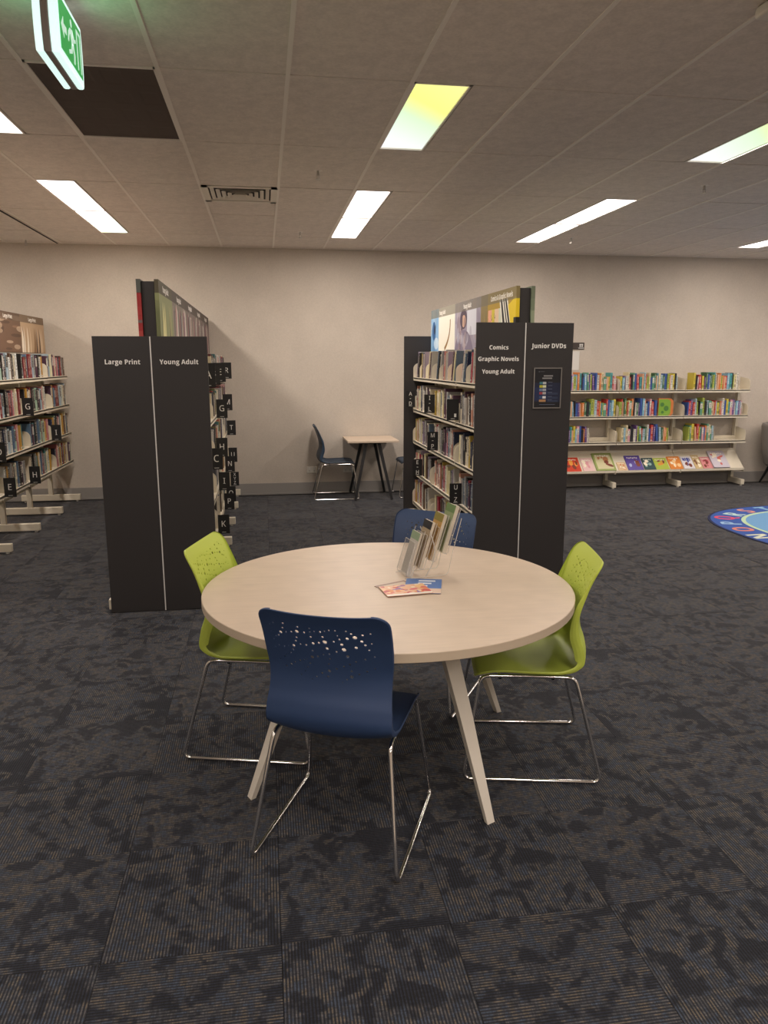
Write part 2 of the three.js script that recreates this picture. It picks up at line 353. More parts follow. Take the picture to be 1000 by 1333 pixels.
// ------------------------------------------------------------------ round table
{
  const Y = 0.745, R = 0.758, T = 0.035;
  const t = thing('round_table', 'large round pale laminate table with four splayed cream metal legs', 'table', [0.485, 0, -3.0]);
  const top = new THREE.LatheGeometry([[0, Y - T], [R - 0.004, Y - T], [R, Y - T + 0.003], [R, Y - 0.002], [R - 0.002, Y], [0, Y]].map(([a, b]) => new THREE.Vector2(a, b)), 128).toNonIndexed();
  top.computeVertexNormals();
  const p = top.attributes.position, uv = top.attributes.uv, n = top.attributes.normal;
  const flat = [], edge = [];
  for (let i = 0; i < p.count; i += 3) {
    const e = Math.abs(n.getY(i)) < 0.5;
    for (let k = i; k < i + 3; k++) {
      if (e) { const a = Math.atan2(p.getX(k), p.getZ(k)); n.setXYZ(k, Math.sin(a), 0, Math.cos(a)); }
      uv.setXY(k, p.getX(k) / 1.7 + 0.5, p.getZ(k) / 1.7 + 0.5);
    }
    (e ? edge : flat).push(i);
  }
  const sub = (list) => {
    const g = new THREE.BufferGeometry();
    for (const [a, s] of [['position', 3], ['normal', 3], ['uv', 2]]) {
      const src = top.attributes[a].array, out = new Float32Array(list.length * 3 * s);
      list.forEach((i, k) => out.set(src.subarray(i * s, (i + 3) * s), k * 3 * s));
      g.setAttribute(a, new THREE.BufferAttribute(out, s));
    }
    return g;
  };
  const tt = obj('tabletop', sub(flat), M.table, t);
  obj('edge_band', sub(edge), M.tableEdge, tt).userData.label = 'slightly darker edge band';
  obj('under_frame', merge([0, 1].map((k) => box(0.70, 0.03, 0.05, 0, Y - T - 0.016, 0).rotateY(-0.447 - Math.PI / 2 * k))), M.legWhite, t);
  for (let k = 0; k < 4; k++) {
    const a = (64 + 90 * k) * Math.PI / 180, dx = Math.cos(a), dz = Math.sin(a);
    // folded, tapering leg: two flanges meeting at an outer edge, lofted from top to foot
    const sec = (r, y, w, d) => [[r + d * 0.5, -w / 2], [r + d * 0.5, w / 2], [r - d * 0.5, w / 2 * 0.8], [r - d * 0.5, -w / 2 * 0.8]].map(([q, s]) => [dx * q - dz * s, y, dz * q + dx * s]);
    const rows = [sec(0.334, Y - T - 0.001, 0.076, 0.040), sec(0.495, 0.355, 0.058, 0.032), sec(0.646, 0.0, 0.034, 0.022)];
    const pos = [];
    const quad = (a1, b1, c1, d1) => pos.push(...a1, ...b1, ...c1, ...a1, ...c1, ...d1);
    for (let i = 0; i < 2; i++) for (let s = 0; s < 4; s++) quad(rows[i][s], rows[i + 1][s], rows[i + 1][(s + 1) % 4], rows[i][(s + 1) % 4]);
    quad(...rows[0]); quad(rows[2][3], rows[2][2], rows[2][1], rows[2][0]);
    const g = new THREE.BufferGeometry();
    g.setAttribute('position', new THREE.Float32BufferAttribute(pos, 3));
    g.setAttribute('uv', new THREE.Float32BufferAttribute(new Float32Array(pos.length / 3 * 2), 2));
    g.computeVertexNormals();
    obj('leg', g, M.legWhite, t);
  }
}

// ------------------------------------------------------------------ sled-base shell chair (faces -z, origin on the floor under the frame)
const shellProfile = new THREE.CatmullRomCurve3([[0.220, 0.420], [0.210, 0.437], [0.183, 0.446], [0.10, 0.446], [-0.04, 0.436], [-0.127, 0.434], [-0.187, 0.443], [-0.223, 0.471], [-0.237, 0.512], [-0.231, 0.557], [-0.214, 0.607], [-0.208, 0.656], [-0.216, 0.718], [-0.236, 0.788], [-0.258, 0.845], [-0.274, 0.876], [-0.280, 0.887]].map(([s, y]) => new THREE.Vector3(0, y, -s)), false, 'centripetal');
const shellGeometry = (() => {
  shellProfile.arcLengthDivisions = 600;
  const LEN = shellProfile.getLength(), HALF = 0.217;
  const curl = [[0, -0.004], [0.15, 0.006], [0.38, 0.012], [0.50, 0.024], [0.60, 0.034], [0.72, 0.036], [0.85, 0.028], [1, 0.022]];
  const curlAt = (q) => { for (let i = 1; i < curl.length; i++) if (q <= curl[i][0]) { const k = (q - curl[i - 1][0]) / (curl[i][0] - curl[i - 1][0]); return curl[i - 1][1] + (curl[i][1] - curl[i - 1][1]) * k * k * (3 - 2 * k); } return curl[curl.length - 1][1]; };
  const halfAt = (b) => {
    const d0 = b, d1 = LEN - b, r0 = 0.05, r1 = 0.055;
    let w = HALF - 0.008 * Math.exp(-(((b / LEN) - 0.70) ** 2) / 0.006);
    if (d0 < r0) w -= r0 - Math.sqrt(Math.max(0, r0 * r0 - (r0 - d0) ** 2));
    if (d1 < r1) w -= r1 - Math.sqrt(Math.max(0, r1 * r1 - (r1 - d1) ** 2));
    return w;
  };
  const P = (a, b) => {                                      // a: metres across, b: metres along the profile
    const q = Math.min(1, Math.max(0, b / LEN)), c = shellProfile.getPointAt(q), tg = shellProfile.getTangentAt(q), w = a / HALF;
    const up = new THREE.Vector3(0, tg.z, -tg.y);            // towards the sitter
    return c.clone().add(new THREE.Vector3(a, 0, 0)).addScaledVector(up, curlAt(q) * Math.abs(w) ** 2.2);
  };
  const Nrm = (a, b) => {
    const e = 0.002, A = P(a + e, b).sub(P(a - e, b)), B = P(a, Math.min(LEN, b + e)).sub(P(a, Math.max(0, b - e)));
    return A.cross(B).normalize();
  };
  // rows: coarse on the seat, 5 mm in the perforated field
  const bAt = (y) => { for (let i = 600; i > 300; i--) if (shellProfile.getPointAt(i / 600).y <= y) return i / 600 * LEN; return LEN / 2; };
  const f0 = bAt(0.636), f1 = bAt(0.868), rows = [];
  for (let i = 0; i <= 6; i++) rows.push(0.05 * (1 - Math.cos(i / 6 * Math.PI / 2)));
  for (let i = 1; i <= 44; i++) rows.push(0.05 + (f0 - 0.05) * i / 44);
  const nf = Math.round((f1 - f0) / 0.005), R0 = rows.length - 1;
  for (let i = 1; i <= nf; i++) rows.push(f0 + (f1 - f0) * i / nf);
  for (let i = 1; i <= 6; i++) rows.push(f1 + (LEN - f1) * Math.sin(i / 6 * Math.PI / 2));
  const NU = 86, NR = rows.length - 1;
  const A = (i, j) => (i / NU * 2 - 1) * halfAt(rows[j]);
  // perforations: dotted lines, read off the chair back seen from behind
  const dots = [[148, 135, 4], [135, 155, 6], [117, 165, 4], [195, 147, 8], [190, 177, 8], [180, 207, 10], [163, 230, 7], [148, 245, 5], [130, 260, 4], [122, 213, 4], [210, 205, 6], [242, 200, 7], [278, 195, 11], [280, 160, 8], [273, 228, 7], [267, 255, 7], [257, 283, 9], [245, 308, 8], [230, 332, 6], [213, 350, 5], [195, 367, 5], [160, 387, 4], [315, 192, 8], [347, 167, 5], [352, 190, 5], [380, 185, 5], [408, 182, 8], [436, 180, 5], [462, 176, 6], [490, 177, 6], [360, 222, 8], [425, 213, 8], [437, 246, 12], [450, 282, 9], [400, 255, 8], [366, 262, 9], [330, 268, 7], [292, 275, 6], [483, 237, 7], [504, 203, 5], [519, 230, 7], [533, 260, 9], [545, 289, 12], [502, 298, 7], [456, 314, 6], [460, 345, 7], [463, 380, 7], [463, 416, 9], [461, 445, 7], [366, 303, 7], [360, 347, 10], [348, 380, 7], [334, 407, 5], [320, 430, 4], [394, 333, 8], [428, 322, 6], [333, 355, 4], [310, 365, 5], [287, 376, 7], [261, 388, 5], [232, 403, 7], [205, 420, 7], [555, 178, 6], [577, 193, 8], [602, 213, 12], [630, 239, 9], [655, 263, 8], [680, 291, 6], [560, 222, 9], [643, 205, 8], [681, 197, 6], [603, 274, 9], [690, 256, 5], [561, 330, 9], [575, 370, 7], [587, 408, 8], [595, 442, 10], [612, 356, 7], [658, 342, 7], [703, 327, 5], [540, 383, 7], [503, 399, 8], [567, 460, 6], [635, 425, 6], [675, 410, 6], [712, 400, 5], [420, 437, 7], [393, 456, 5], [136, 310, 4], [167, 302, 5], [195, 297, 6], [222, 291, 4], [545, 475, 4], [365, 470, 4], [300, 455, 4]];
  const taken = new Set(), holes = [];
  for (const [px, py, s] of dots.sort((m, n2) => n2[2] - m[2])) {
    const v = (py - (60 + 55 * (px - 45) / 725)) / (470 - (60 + 55 * (px - 45) / 725)), xl = 45 + 43 * v, xr = 770 + 48 * v;
    const a = ((px - xl) / (xr - xl) * 2 - 1), y = 0.887 - v * (0.887 - 0.648), big = s >= 9 ? 2 : 1;
    let j = R0 + Math.round((bAt(y) - f0) / (f1 - f0) * nf), i = Math.round((a + 1) / 2 * NU);
    j = Math.min(R0 + nf - big - 1, Math.max(R0 + big + 1, j)); i = Math.min(NU - big - 3, Math.max(big + 3, i));
    const free = (i0, j0) => { for (let u = -big; u < big; u++) for (let w = -big; w < big; w++) if (taken.has((i0 + u) * 1000 + j0 + w)) return false; return true; };
    for (const [u, w] of [[0, 0], [1, 0], [-1, 0], [0, 1], [0, -1], [1, 1], [-1, -1], [1, -1], [-1, 1], [2, 0], [-2, 0], [0, 2], [0, -2]]) {
      if (!free(i + u, j + w) || j + w - big < R0 || j + w + big > R0 + nf) continue;
      for (let q = -big; q < big; q++) for (let k = -big; k < big; k++) taken.add((i + u + q) * 1000 + j + w + k);
      holes.push([i + u, j + w, big, { 4: 0.0024, 5: 0.0029, 6: 0.0034, 7: 0.0039, 8: 0.0043, 9: 0.0055, 10: 0.0062, 11: 0.0068, 12: 0.0075 }[s]]);
      break;
    }
  }
  const T = 0.0021, pos = [], nor = [];
  const vert = (a, b, side) => { const n = Nrm(a, b), p = P(a, b).addScaledVector(n, side * T); return { p, n: n.multiplyScalar(side) }; };
  const tri = (x, y, z) => { for (const q of [x, y, z]) { pos.push(q.p.x, q.p.y, q.p.z); nor.push(q.n.x, q.n.y, q.n.z); } };
  const quad = (a, b, c, d, flip) => { if (flip) { tri(a, c, b); tri(a, d, c); } else { tri(a, b, c); tri(a, c, d); } };
  const flatQuad = (a, b, c, d) => {                         // wall between the two skins
    const n = b.p.clone().sub(a.p).cross(d.p.clone().sub(a.p)).normalize(), w = (q) => ({ p: q.p, n });
    quad(w(a), w(b), w(c), w(d));
  };
  const grid = { 1: [], '-1': [] };
  for (const side of [1, -1]) for (let j = 0; j <= NR; j++) { const row = []; for (let i = 0; i <= NU; i++) row.push(vert(A(i, j), rows[j], side)); grid[side].push(row); }
  for (const side of [1, -1]) {
    const g = grid[side], fl = side < 0;
    for (let j = 0; j < NR; j++) for (let i = 0; i < NU; i++) if (!taken.has(i * 1000 + j)) quad(g[j][i], g[j][i + 1], g[j + 1][i + 1], g[j + 1][i], fl);
  }
  for (const [hi, hj, big, r] of holes) {
    const rim = [];
    for (let k = -big; k < big; k++) rim.push([k, -big]);
    for (let k = -big; k < big; k++) rim.push([big, k]);
    for (let k = big; k > -big; k--) rim.push([k, big]);
    for (let k = big; k > -big; k--) rim.push([-big, k]);
    const a0 = A(hi, hj), b0 = rows[hj], circle = { 1: [], '-1': [] };
    for (const [u, w] of rim) { const an = Math.atan2(w, u); for (const s of [1, -1]) circle[s].push(vert(a0 + r * Math.cos(an), b0 + r * Math.sin(an), s)); }
    for (let k = 0; k < rim.length; k++) {
      const m = (k + 1) % rim.length;
      for (const s of [1, -1]) { const g = grid[s]; quad(g[hj + rim[k][1]][hi + rim[k][0]], g[hj + rim[m][1]][hi + rim[m][0]], circle[s][m], circle[s][k], s < 0); }
      flatQuad(circle[1][k], circle[1][m], circle[-1][m], circle[-1][k]);
    }
  }
  for (let j = 0; j < NR; j++) { flatQuad(grid[-1][j][0], grid[1][j][0], grid[1][j + 1][0], grid[-1][j + 1][0]); flatQuad(grid[1][j][NU], grid[-1][j][NU], grid[-1][j + 1][NU], grid[1][j + 1][NU]); }
  for (let i = 0; i < NU; i++) { flatQuad(grid[-1][0][i], grid[-1][0][i + 1], grid[1][0][i + 1], grid[1][0][i]); flatQuad(grid[1][NR][i], grid[1][NR][i + 1], grid[-1][NR][i + 1], grid[-1][NR][i]); }
  // side flanges: the moulded rim folds back behind the lower back and thins out along the seat and top
  const fold = [[0, 0.010], [0.35, 0.012], [0.46, 0.020], [0.56, 0.040], [0.66, 0.040], [0.76, 0.024], [0.90, 0.012], [1, 0.008]];
  const foldAt = (q) => { for (let i = 1; i < fold.length; i++) if (q <= fold[i][0]) { const k = (q - fold[i - 1][0]) / (fold[i][0] - fold[i - 1][0]); return fold[i - 1][1] + (fold[i][1] - fold[i - 1][1]) * k * k * (3 - 2 * k); } return fold[fold.length - 1][1]; };
  const rimPoint = (j, s, k) => { const a = A(s > 0 ? NU : 0, j), n = Nrm(a, rows[j]), d = foldAt(rows[j] / LEN), e = [[0, 0], [0.004, 0.35], [0.005, 0.7], [0.003, 1]][k]; return P(a, rows[j]).addScaledVector(n, T - e[1] * d).add(new THREE.Vector3(s * e[0], 0, 0)); };
  for (const s of [-1, 1]) for (let j = 0; j < NR; j++) for (let k = 0; k < 3; k++) {
    const [a, b, c, d] = [rimPoint(j, s, k), rimPoint(j, s, k + 1), rimPoint(j + 1, s, k + 1), rimPoint(j + 1, s, k)];
    const n = b.clone().sub(a).cross(d.clone().sub(a)).normalize(), turned = n.x * s < 0; if (turned) n.negate();
    const q = (p, m) => { const w = n.clone(); w.z *= 1; return { p, n: w }; };
    quad(q(a), q(b), q(c), q(d), turned);
  }
  const g = new THREE.BufferGeometry();
  g.setAttribute('position', new THREE.Float32BufferAttribute(pos, 3));
  g.setAttribute('normal', new THREE.Float32BufferAttribute(nor, 3));
  g.setAttribute('uv', new THREE.Float32BufferAttribute(new Float32Array(pos.length / 3 * 2), 2));
  return g;
})();
function roundedPath(points, r) {                            // polyline with rounded corners, sampled
  const v = points.map((p) => new THREE.Vector3(...p)), path = new THREE.CurvePath(), n = v.length;
  let last = v[0];
  for (let i = 1; i < n - 1; i++) {
    const a = v[i].clone().addScaledVector(v[i - 1].clone().sub(v[i]).normalize(), r), b = v[i].clone().addScaledVector(v[i + 1].clone().sub(v[i]).normalize(), r);
    path.add(new THREE.LineCurve3(last, a)); path.add(new THREE.QuadraticBezierCurve3(a, v[i], b)); last = b;
  }
  path.add(new THREE.LineCurve3(last, v[n - 1]));
  return path;
}
const tube = (points, r, corner, segments = 60, sides = 12) => new THREE.TubeGeometry(roundedPath(points, corner), segments, r, sides, false);
const sledGeometry = [-1, 1].map((s) => tube([[s * 0.196, 0.428, 0.0], [s * 0.204, 0.428, 0.178], [s * 0.256, 0.0075, 0.288], [s * 0.252, 0.0075, -0.262], [s * 0.204, 0.430, -0.196], [s * 0.196, 0.428, 0.0]], 0.0075, 0.034, 130));
const crossGeometry = [0.09, -0.12].map((z) => tube([[-0.20, 0.422, z], [0.20, 0.422, z]], 0.0072, 0.01, 4));
const glideGeometry = merge([[0.256, 0.19], [0.253, -0.19], [-0.256, 0.19], [-0.253, -0.19]].map(([x, z]) => rbox(0.016, 0.007, 0.03, 0.003, x, 0.0036, z)));
function makeChair(label, shellMat, pos, turn, group) {
  const t = thing('sled_chair', label, 'chair', [pos[0], 0, pos[1]], turn, group);
  obj('shell', shellGeometry, shellMat, t);
  for (const k of [0, 1]) obj('sled_leg', sledGeometry[k], M.chrome, t);
  for (const k of [0, 1]) obj('cross_bar', crossGeometry[k], M.chrome, t);
  return t;
}
const facing = (fx, fz) => Math.atan2(-fx, -fz);
makeChair('navy perforated shell chair with its back to the open floor, tucked at the round table', M.blue, [0.256, -2.493], facing(0.405, -0.914));
makeChair('lime green perforated shell chair between the round table and the Young Adult panel', M.green, [-0.042, -3.228], facing(0.963, 0.268));
makeChair('lime green perforated shell chair between the round table and the alphabet rug', M.green, [1.052, -2.905], facing(-0.98, -0.2));
makeChair('blue perforated shell chair facing the brochure stand across the round table', M.blue, [0.735, -3.565], facing(-0.52, 0.854));
makeChair('slate blue shell chair drawn up to the small study table by the power outlet', M.slateBlue, [0.852, -9.325], facing(1, 0.02));
makeChair('slate blue shell chair half hidden behind the Comics rack at the study table', M.slateBlue, [1.86, -9.31], facing(-1, 0.02));

// ------------------------------------------------------------------ study table at the wall
{
  const t = thing('study_table', 'small rectangular pale laminate table with black splayed legs against the wall', 'table', [1.275, 0, -9.28]);
  obj('tabletop', uvMetres(rbox(0.62, 0.026, 0.62, 0.004, 0, 0.712, 0), 1.7), M.table, t);
  for (const z of [0.2, -0.2]) obj('apron', box(0.34, 0.02, 0.03, 0, 0.69, z), M.blackMetal, t);
  for (const [sx, sz] of [[-1, 1], [1, 1], [-1, -1], [1, -1]]) {
    const a = new THREE.Vector3(sx * 0.075, 0.70, sz * 0.21), b = new THREE.Vector3(sx * 0.225, 0, sz * 0.30), d = b.clone().sub(a), L = d.length();
    const g = new THREE.CylinderGeometry(0.026, 0.019, L, 4, 1).rotateY(Math.PI / 4).rotateX(Math.PI);
    const q = new THREE.Quaternion().setFromUnitVectors(new THREE.Vector3(0, -1, 0), d.normalize());
    g.rotateX(Math.PI); g.applyQuaternion(q); g.translate((a.x + b.x) / 2, (a.y + b.y) / 2 + 0.004, (a.z + b.z) / 2);
    const n = g.toNonIndexed(); n.computeVertexNormals();
    obj('leg', n, M.blackMetal, t);
  }
  for (const [x, label] of [[0.567, 'white double power outlet on the wall beside the study chair'], [1.03, 'white double power outlet on the wall behind the study table']]) {
    const o = thing('power_outlet', label, 'power outlet', [x, 0.305, ZB]);
    obj('plate', rbox(0.13, 0.085, 0.012, 0.004, 0, 0, 0.006), M.plastic, o);
    for (const s of [-1, 1]) obj('switch', rbox(0.016, 0.022, 0.006, 0.002, s * 0.03, 0.018, 0.014), M.white, o);
    for (const s of [-1, 1]) obj('socket', merge([box(0.003, 0.010, 0.002, s * 0.03 - 0.007, -0.012, 0.0125), box(0.003, 0.010, 0.002, s * 0.03 + 0.007, -0.012, 0.0125), box(0.003, 0.010, 0.002, s * 0.03, -0.026, 0.0125)]), M.rubber, o);
  }
}

// ------------------------------------------------------------------ poster art on the rack headers (flat print)
function photoStrip(w, h, panels, header, seedNo) {
  return canvasTexture(w, h, (c) => {
    let q = seedNo; const r = () => { q = (q * 1664525 + 1013904223) >>> 0; return q / 4294967296; };
    for (const [u0, u1, base, kind, caption] of panels) {
      const x0 = u0 * w, x1 = u1 * w, pw = x1 - x0;
      c.save(); c.beginPath(); c.rect(x0, 0, pw, h); c.clip();
      c.fillStyle = base[0]; c.fillRect(x0, 0, pw, h);
      if (kind === 'shelves') for (let i = 0; i < 44; i++) { c.fillStyle = base[1 + Math.floor(r() * (base.length - 1))]; const a = x0 + r() * pw, b = pw * (0.01 + 0.05 * r()); c.beginPath(); c.moveTo(a, h * (0.2 + 0.2 * r())); c.lineTo(a + b, h * (0.2 + 0.2 * r())); c.lineTo(a + b + pw * 0.05 * (r() - 0.3), h); c.lineTo(a + pw * 0.05 * (r() - 0.3), h); c.fill(); }
      if (kind === 'trees') for (let i = 0; i < 14; i++) { c.fillStyle = base[1 + Math.floor(r() * (base.length - 1))]; const a = x0 + r() * pw, b = pw * (0.02 + 0.06 * r()); c.beginPath(); c.moveTo(a, 0.3 * h); c.quadraticCurveTo(a + b, 0.6 * h, a + b * 0.4, h); c.lineTo(a - b, h); c.quadraticCurveTo(a, 0.7 * h, a, 0.3 * h); c.fill(); }
      if (kind === 'blur') for (let i = 0; i < 18; i++) { c.fillStyle = base[1 + Math.floor(r() * (base.length - 1))]; c.globalAlpha = 0.55; const a = x0 + r() * pw, y = (0.1 + 0.9 * r()) * h; c.beginPath(); c.ellipse(a, y, pw * (0.1 + 0.16 * r()), h * (0.03 + 0.05 * r()), 0, 0, 7); c.fill(); c.globalAlpha = 1; }
      if (kind === 'portrait' || kind === 'diver') for (let i = 0; i < 40; i++) { c.fillStyle = base[Math.floor(r() * base.length)]; c.globalAlpha = 0.22; c.beginPath(); c.ellipse(x0 + r() * pw, r() * h, pw * (0.04 + 0.12 * r()), h * (0.06 + 0.22 * r()), r() * 3, 0, 7); c.fill(); c.globalAlpha = 1; }
      if (kind === 'portrait') {
        c.fillStyle = base[1]; c.fillRect(x0 + pw * 0.5, 0.2 * h, pw * 0.34, h * 0.5);
        c.fillStyle = base[2]; c.beginPath(); c.ellipse(x0 + pw * 0.36, h * 0.36, pw * 0.14, h * 0.2, 0, 0, 7); c.fill();
        c.fillStyle = base[3]; c.beginPath(); c.ellipse(x0 + pw * 0.37, h * 0.40, pw * 0.075, h * 0.125, 0, 0, 7); c.fill(); c.fillStyle = base[2]; c.fillRect(x0 + pw * 0.27, h * 0.30, pw * 0.05, h * 0.36); c.globalAlpha = 0.35; c.beginPath(); c.ellipse(x0 + pw * 0.40, h * 0.42, pw * 0.03, h * 0.1, 0, 0, 7); c.fill(); c.globalAlpha = 1;
        c.fillStyle = base[4]; c.beginPath(); c.moveTo(x0, h); c.quadraticCurveTo(x0 + pw * 0.1, h * 0.55, x0 + pw * 0.36, h * 0.58); c.quadraticCurveTo(x0 + pw * 0.62, h * 0.58, x0 + pw * 0.75, h); c.fill(); for (let i = 0; i < 16; i++) { c.fillStyle = base[1 + Math.floor(r() * 4)]; c.globalAlpha = 0.3; c.beginPath(); c.ellipse(x0 + pw * (0.1 + 0.55 * r()), h * (0.68 + 0.3 * r()), pw * 0.07, h * 0.1, r() * 3, 0, 7); c.fill(); c.globalAlpha = 1; }
      }
      if (kind === 'comics') {
        const k = [['#e9a98c', 0.02, 0.2], ['#d5c43f', 0.16, 0.12], ['#e7c9a8', 0.27, 0.16], ['#cfd6bf', 0.42, 0.16], ['#e8e3cf', 0.56, 0.1]];
        for (const [f, a, b] of k) { c.fillStyle = f; c.fillRect(x0 + a * pw, h * 0.3, b * pw, h * 0.7); c.strokeStyle = '#57453a'; c.lineWidth = 3; for (let i = 0; i < 5; i++) { c.beginPath(); c.arc(x0 + (a + b * r()) * pw, h * (0.35 + 0.6 * r()), h * 0.05, 0, 4); c.stroke(); } }
        const slant = (f, u0, u1, v0, v1) => { c.fillStyle = f; c.beginPath(); c.moveTo(x0 + pw * u0, h * 0.16); c.lineTo(x0 + pw * u1, h * 0.16); c.lineTo(x0 + pw * v1, h); c.lineTo(x0 + pw * v0, h); c.fill(); };
        slant('#f2efe2', 0.44, 0.72, 0.62, 0.95); slant('#15140f', 0.48, 0.53, 0.66, 0.76); slant('#1d1b16', 0.57, 0.60, 0.80, 0.85); slant('#15140f', 0.63, 0.68, 0.88, 0.94);
        c.fillStyle = '#e6c91e'; c.beginPath(); c.moveTo(x0 + pw * 0.74, h * 0.28); c.lineTo(x0 + pw * 1.0, h * 0.16); c.lineTo(x0 + pw * 1.0, h * 0.8); c.lineTo(x0 + pw * 0.9, h * 0.85); c.fill();
        c.fillStyle = '#16150f'; c.fillRect(x0 + pw * 0.93, h * 0.5, pw * 0.07, h * 0.5);
      }
      if (kind === 'diver') {
        c.fillStyle = base[1]; c.fillRect(x0 + pw * 0.35, 0, pw * 0.65, h);
        c.fillStyle = base[2]; c.beginPath(); c.ellipse(x0 + pw * 0.14, h * 0.50, pw * 0.08, h * 0.22, 0.4, 0, 7); c.fill(); c.fillStyle = '#16233a'; c.beginPath(); c.ellipse(x0 + pw * 0.17, h * 0.47, pw * 0.03, h * 0.12, 0.4, 0, 7); c.fill(); c.fillStyle = '#eaf2f6'; c.globalAlpha = 0.6; c.beginPath(); c.ellipse(x0 + pw * 0.24, h * 0.8, pw * 0.1, h * 0.14, 0, 0, 7); c.fill(); c.globalAlpha = 1;
        c.strokeStyle = base[3]; c.lineWidth = pw * 0.03; c.beginPath(); c.moveTo(x0 + pw * 0.82, h * 0.3); c.quadraticCurveTo(x0 + pw * 0.84, h * 0.7, x0 + pw * 0.6, h * 0.95); c.stroke();
      }
      c.fillStyle = header ?? base[1]; c.globalAlpha = 0.68; c.fillRect(x0, 0, pw, h * 0.2); c.globalAlpha = 1;
      if (caption) { c.fillStyle = '#f4f1ea'; c.font = 'bold ' + Math.round(h * 0.13) + 'px sans-serif'; c.textAlign = 'center'; c.textBaseline = 'middle'; c.fillText(caption, (x0 + x1) / 2, h * 0.105); }
      c.restore();
    }
  });
}
const streaks = ['#5c5148', '#978c7f', '#2f2727', '#7d4750', '#b8b1a6', '#4d4556', '#d6cfc3', '#2a2524', '#6b625c'];
const art = {
  youngAdult: photoStrip(2048, 192, [[0, 0.16, ['#8b9066', '#d7d196', '#6f7450', '#b3ab6c', '#514a34'], 'trees', 'Young Adult'], [0.16, 0.37, ['#7d766b', ...streaks, '#93233f'], 'shelves', 'Young Adult'], [0.37, 0.58, ['#6d645d', ...streaks], 'shelves', 'Young Adult'], [0.58, 0.79, ['#6a5f58', ...streaks], 'shelves', 'Young Adult'], [0.79, 1, ['#5d5350', ...streaks, '#8a4a5c'], 'shelves', 'Young Adult']], '#3a2f2a', 11),
  tealRed: photoStrip(1024, 128, [[0, 1, ['#9b2a2c', '#4b8d8a', '#a83a36', '#7b1d22', '#c0564a'], 'blur', '']], '#2f6a62', 13),
  comics: photoStrip(2048, 256, [[0, 0.37, ['#86b1d8', '#e6e4d6', '#2b5f96', '#8a6a3e'], 'diver', 'Young Adult'], [0.37, 0.68, ['#9a94a4', '#cfd2dc', '#4a3d4d', '#c8a58e', '#7c7488'], 'portrait', 'Young Adult'], [0.68, 0.75, ['#8b7a4a', '#a78f52', '#6c5f3f'], 'trees', ''], [0.75, 1, ['#b3932f', '#8c6d22'], 'comics', 'Comics & Graphic Novels']], '#6f6a5c', 17),
  sage: photoStrip(512, 128, [[0, 1, ['#75816a', '#8f9a80', '#5d6a56', '#a1a98f'], 'trees', '']], '#66705c', 19),
  largePrint: photoStrip(2048, 192, [[0, 0.45, ['#7a5f49', '#5b4536', '#a98a6c', '#c9a98a'], 'blur', 'Large Print'], [0.45, 0.62, ['#5f4636', '#3d2c22', '#8a6a50', '#b8977a'], 'blur', 'Large Print'], [0.62, 0.80, ['#6d5443', '#49362a', '#9b7a60', '#d8c3aa'], 'blur', 'Large Print'], [0.80, 1, ['#b59a7c', '#cdb698', '#8a6b4c', '#e4d9c8', '#5a4231'], 'trees', 'Large Print']], '#5a4a3c', 23),
};
function headerMat(t) { return std(0xffffff, 0.7, { map: t }); }

// ------------------------------------------------------------------ library racks
const bracketGeometry = (() => {                             // rounded cream end plate; depth along +x, height along y
  const s = new THREE.Shape(); s.moveTo(0, -0.02); s.lineTo(0.225, -0.02); s.lineTo(0.225, 0.06); s.absarc(0.165, 0.09, 0.06, 0, Math.PI / 2, false); s.lineTo(0, 0.17); s.closePath();
  return new THREE.ExtrudeGeometry(s, { depth: 0.003, bevelEnabled: false, curveSegments: 5 }).translate(0, 0, -0.0015);
})();
const bookendGeometry = (() => {
  const s = new THREE.Shape(); s.moveTo(0, 0); s.lineTo(0.15, 0); s.lineTo(0.15, 0.09); s.absarc(0.09, 0.09, 0.06, 0, Math.PI / 2, false); s.lineTo(0, 0.15); s.closePath();
  return merge([new THREE.ExtrudeGeometry(s, { depth: 0.0025, bevelEnabled: false, curveSegments: 6 }), box(0.13, 0.0016, 0.08, 0.07, 0.0008, 0.04)]);
})();
const bookendMirrored = merge([bookendGeometry.clone().scale(1, 1, -1)]); 
{ const a = bookendMirrored.attributes.position.array, n = bookendMirrored.attributes.normal.array; for (let i = 0; i < a.length; i += 9) for (let k = 0; k < 3; k++) { let q = a[i + 3 + k]; a[i + 3 + k] = a[i + 6 + k]; a[i + 6 + k] = q; q = n[i + 3 + k]; n[i + 3 + k] = n[i + 6 + k]; n[i + 6 + k] = q; } }
// local frame of one rack face: along the run (q), out of the rack (o), up (y)
function rackFaceShelf(rack, o, q0, q1, y, D, axis) {        // o = +-1: which way the face looks
  const lip = 0.038, th = 0.012;
  const mk = (a0, a1, y0, y1, b0, b1) => (axis === 'x' ? box2(Math.min(o * a0, o * a1), Math.max(o * a0, o * a1), y0, y1, b0, b1) : box2(b0, b1, y0, y1, Math.min(o * a0, o * a1), Math.max(o * a0, o * a1)));
  const g = merge([mk(0.03, D, y - th, y, q0, q1), mk(D - 0.003, D, y - lip + 0.008, y + 0.008, q0, q1), mk(0.03, 0.034, y, y + 0.05, q0, q1)]);
  const s = obj('shelf', g, M.cream, rack);
  for (const q of [q0 + 0.003, q1 - 0.003]) {
    const b = obj('end_bracket', bracketGeometry, M.cream, s);
    if (axis === 'x') { b.position.set(o * 0.03, y, q); b.rotation.y = o > 0 ? 0 : Math.PI; } else { b.position.set(q, y, o * 0.03); b.rotation.y = o > 0 ? -Math.PI / 2 : Math.PI / 2; }
  }
  return s;
}
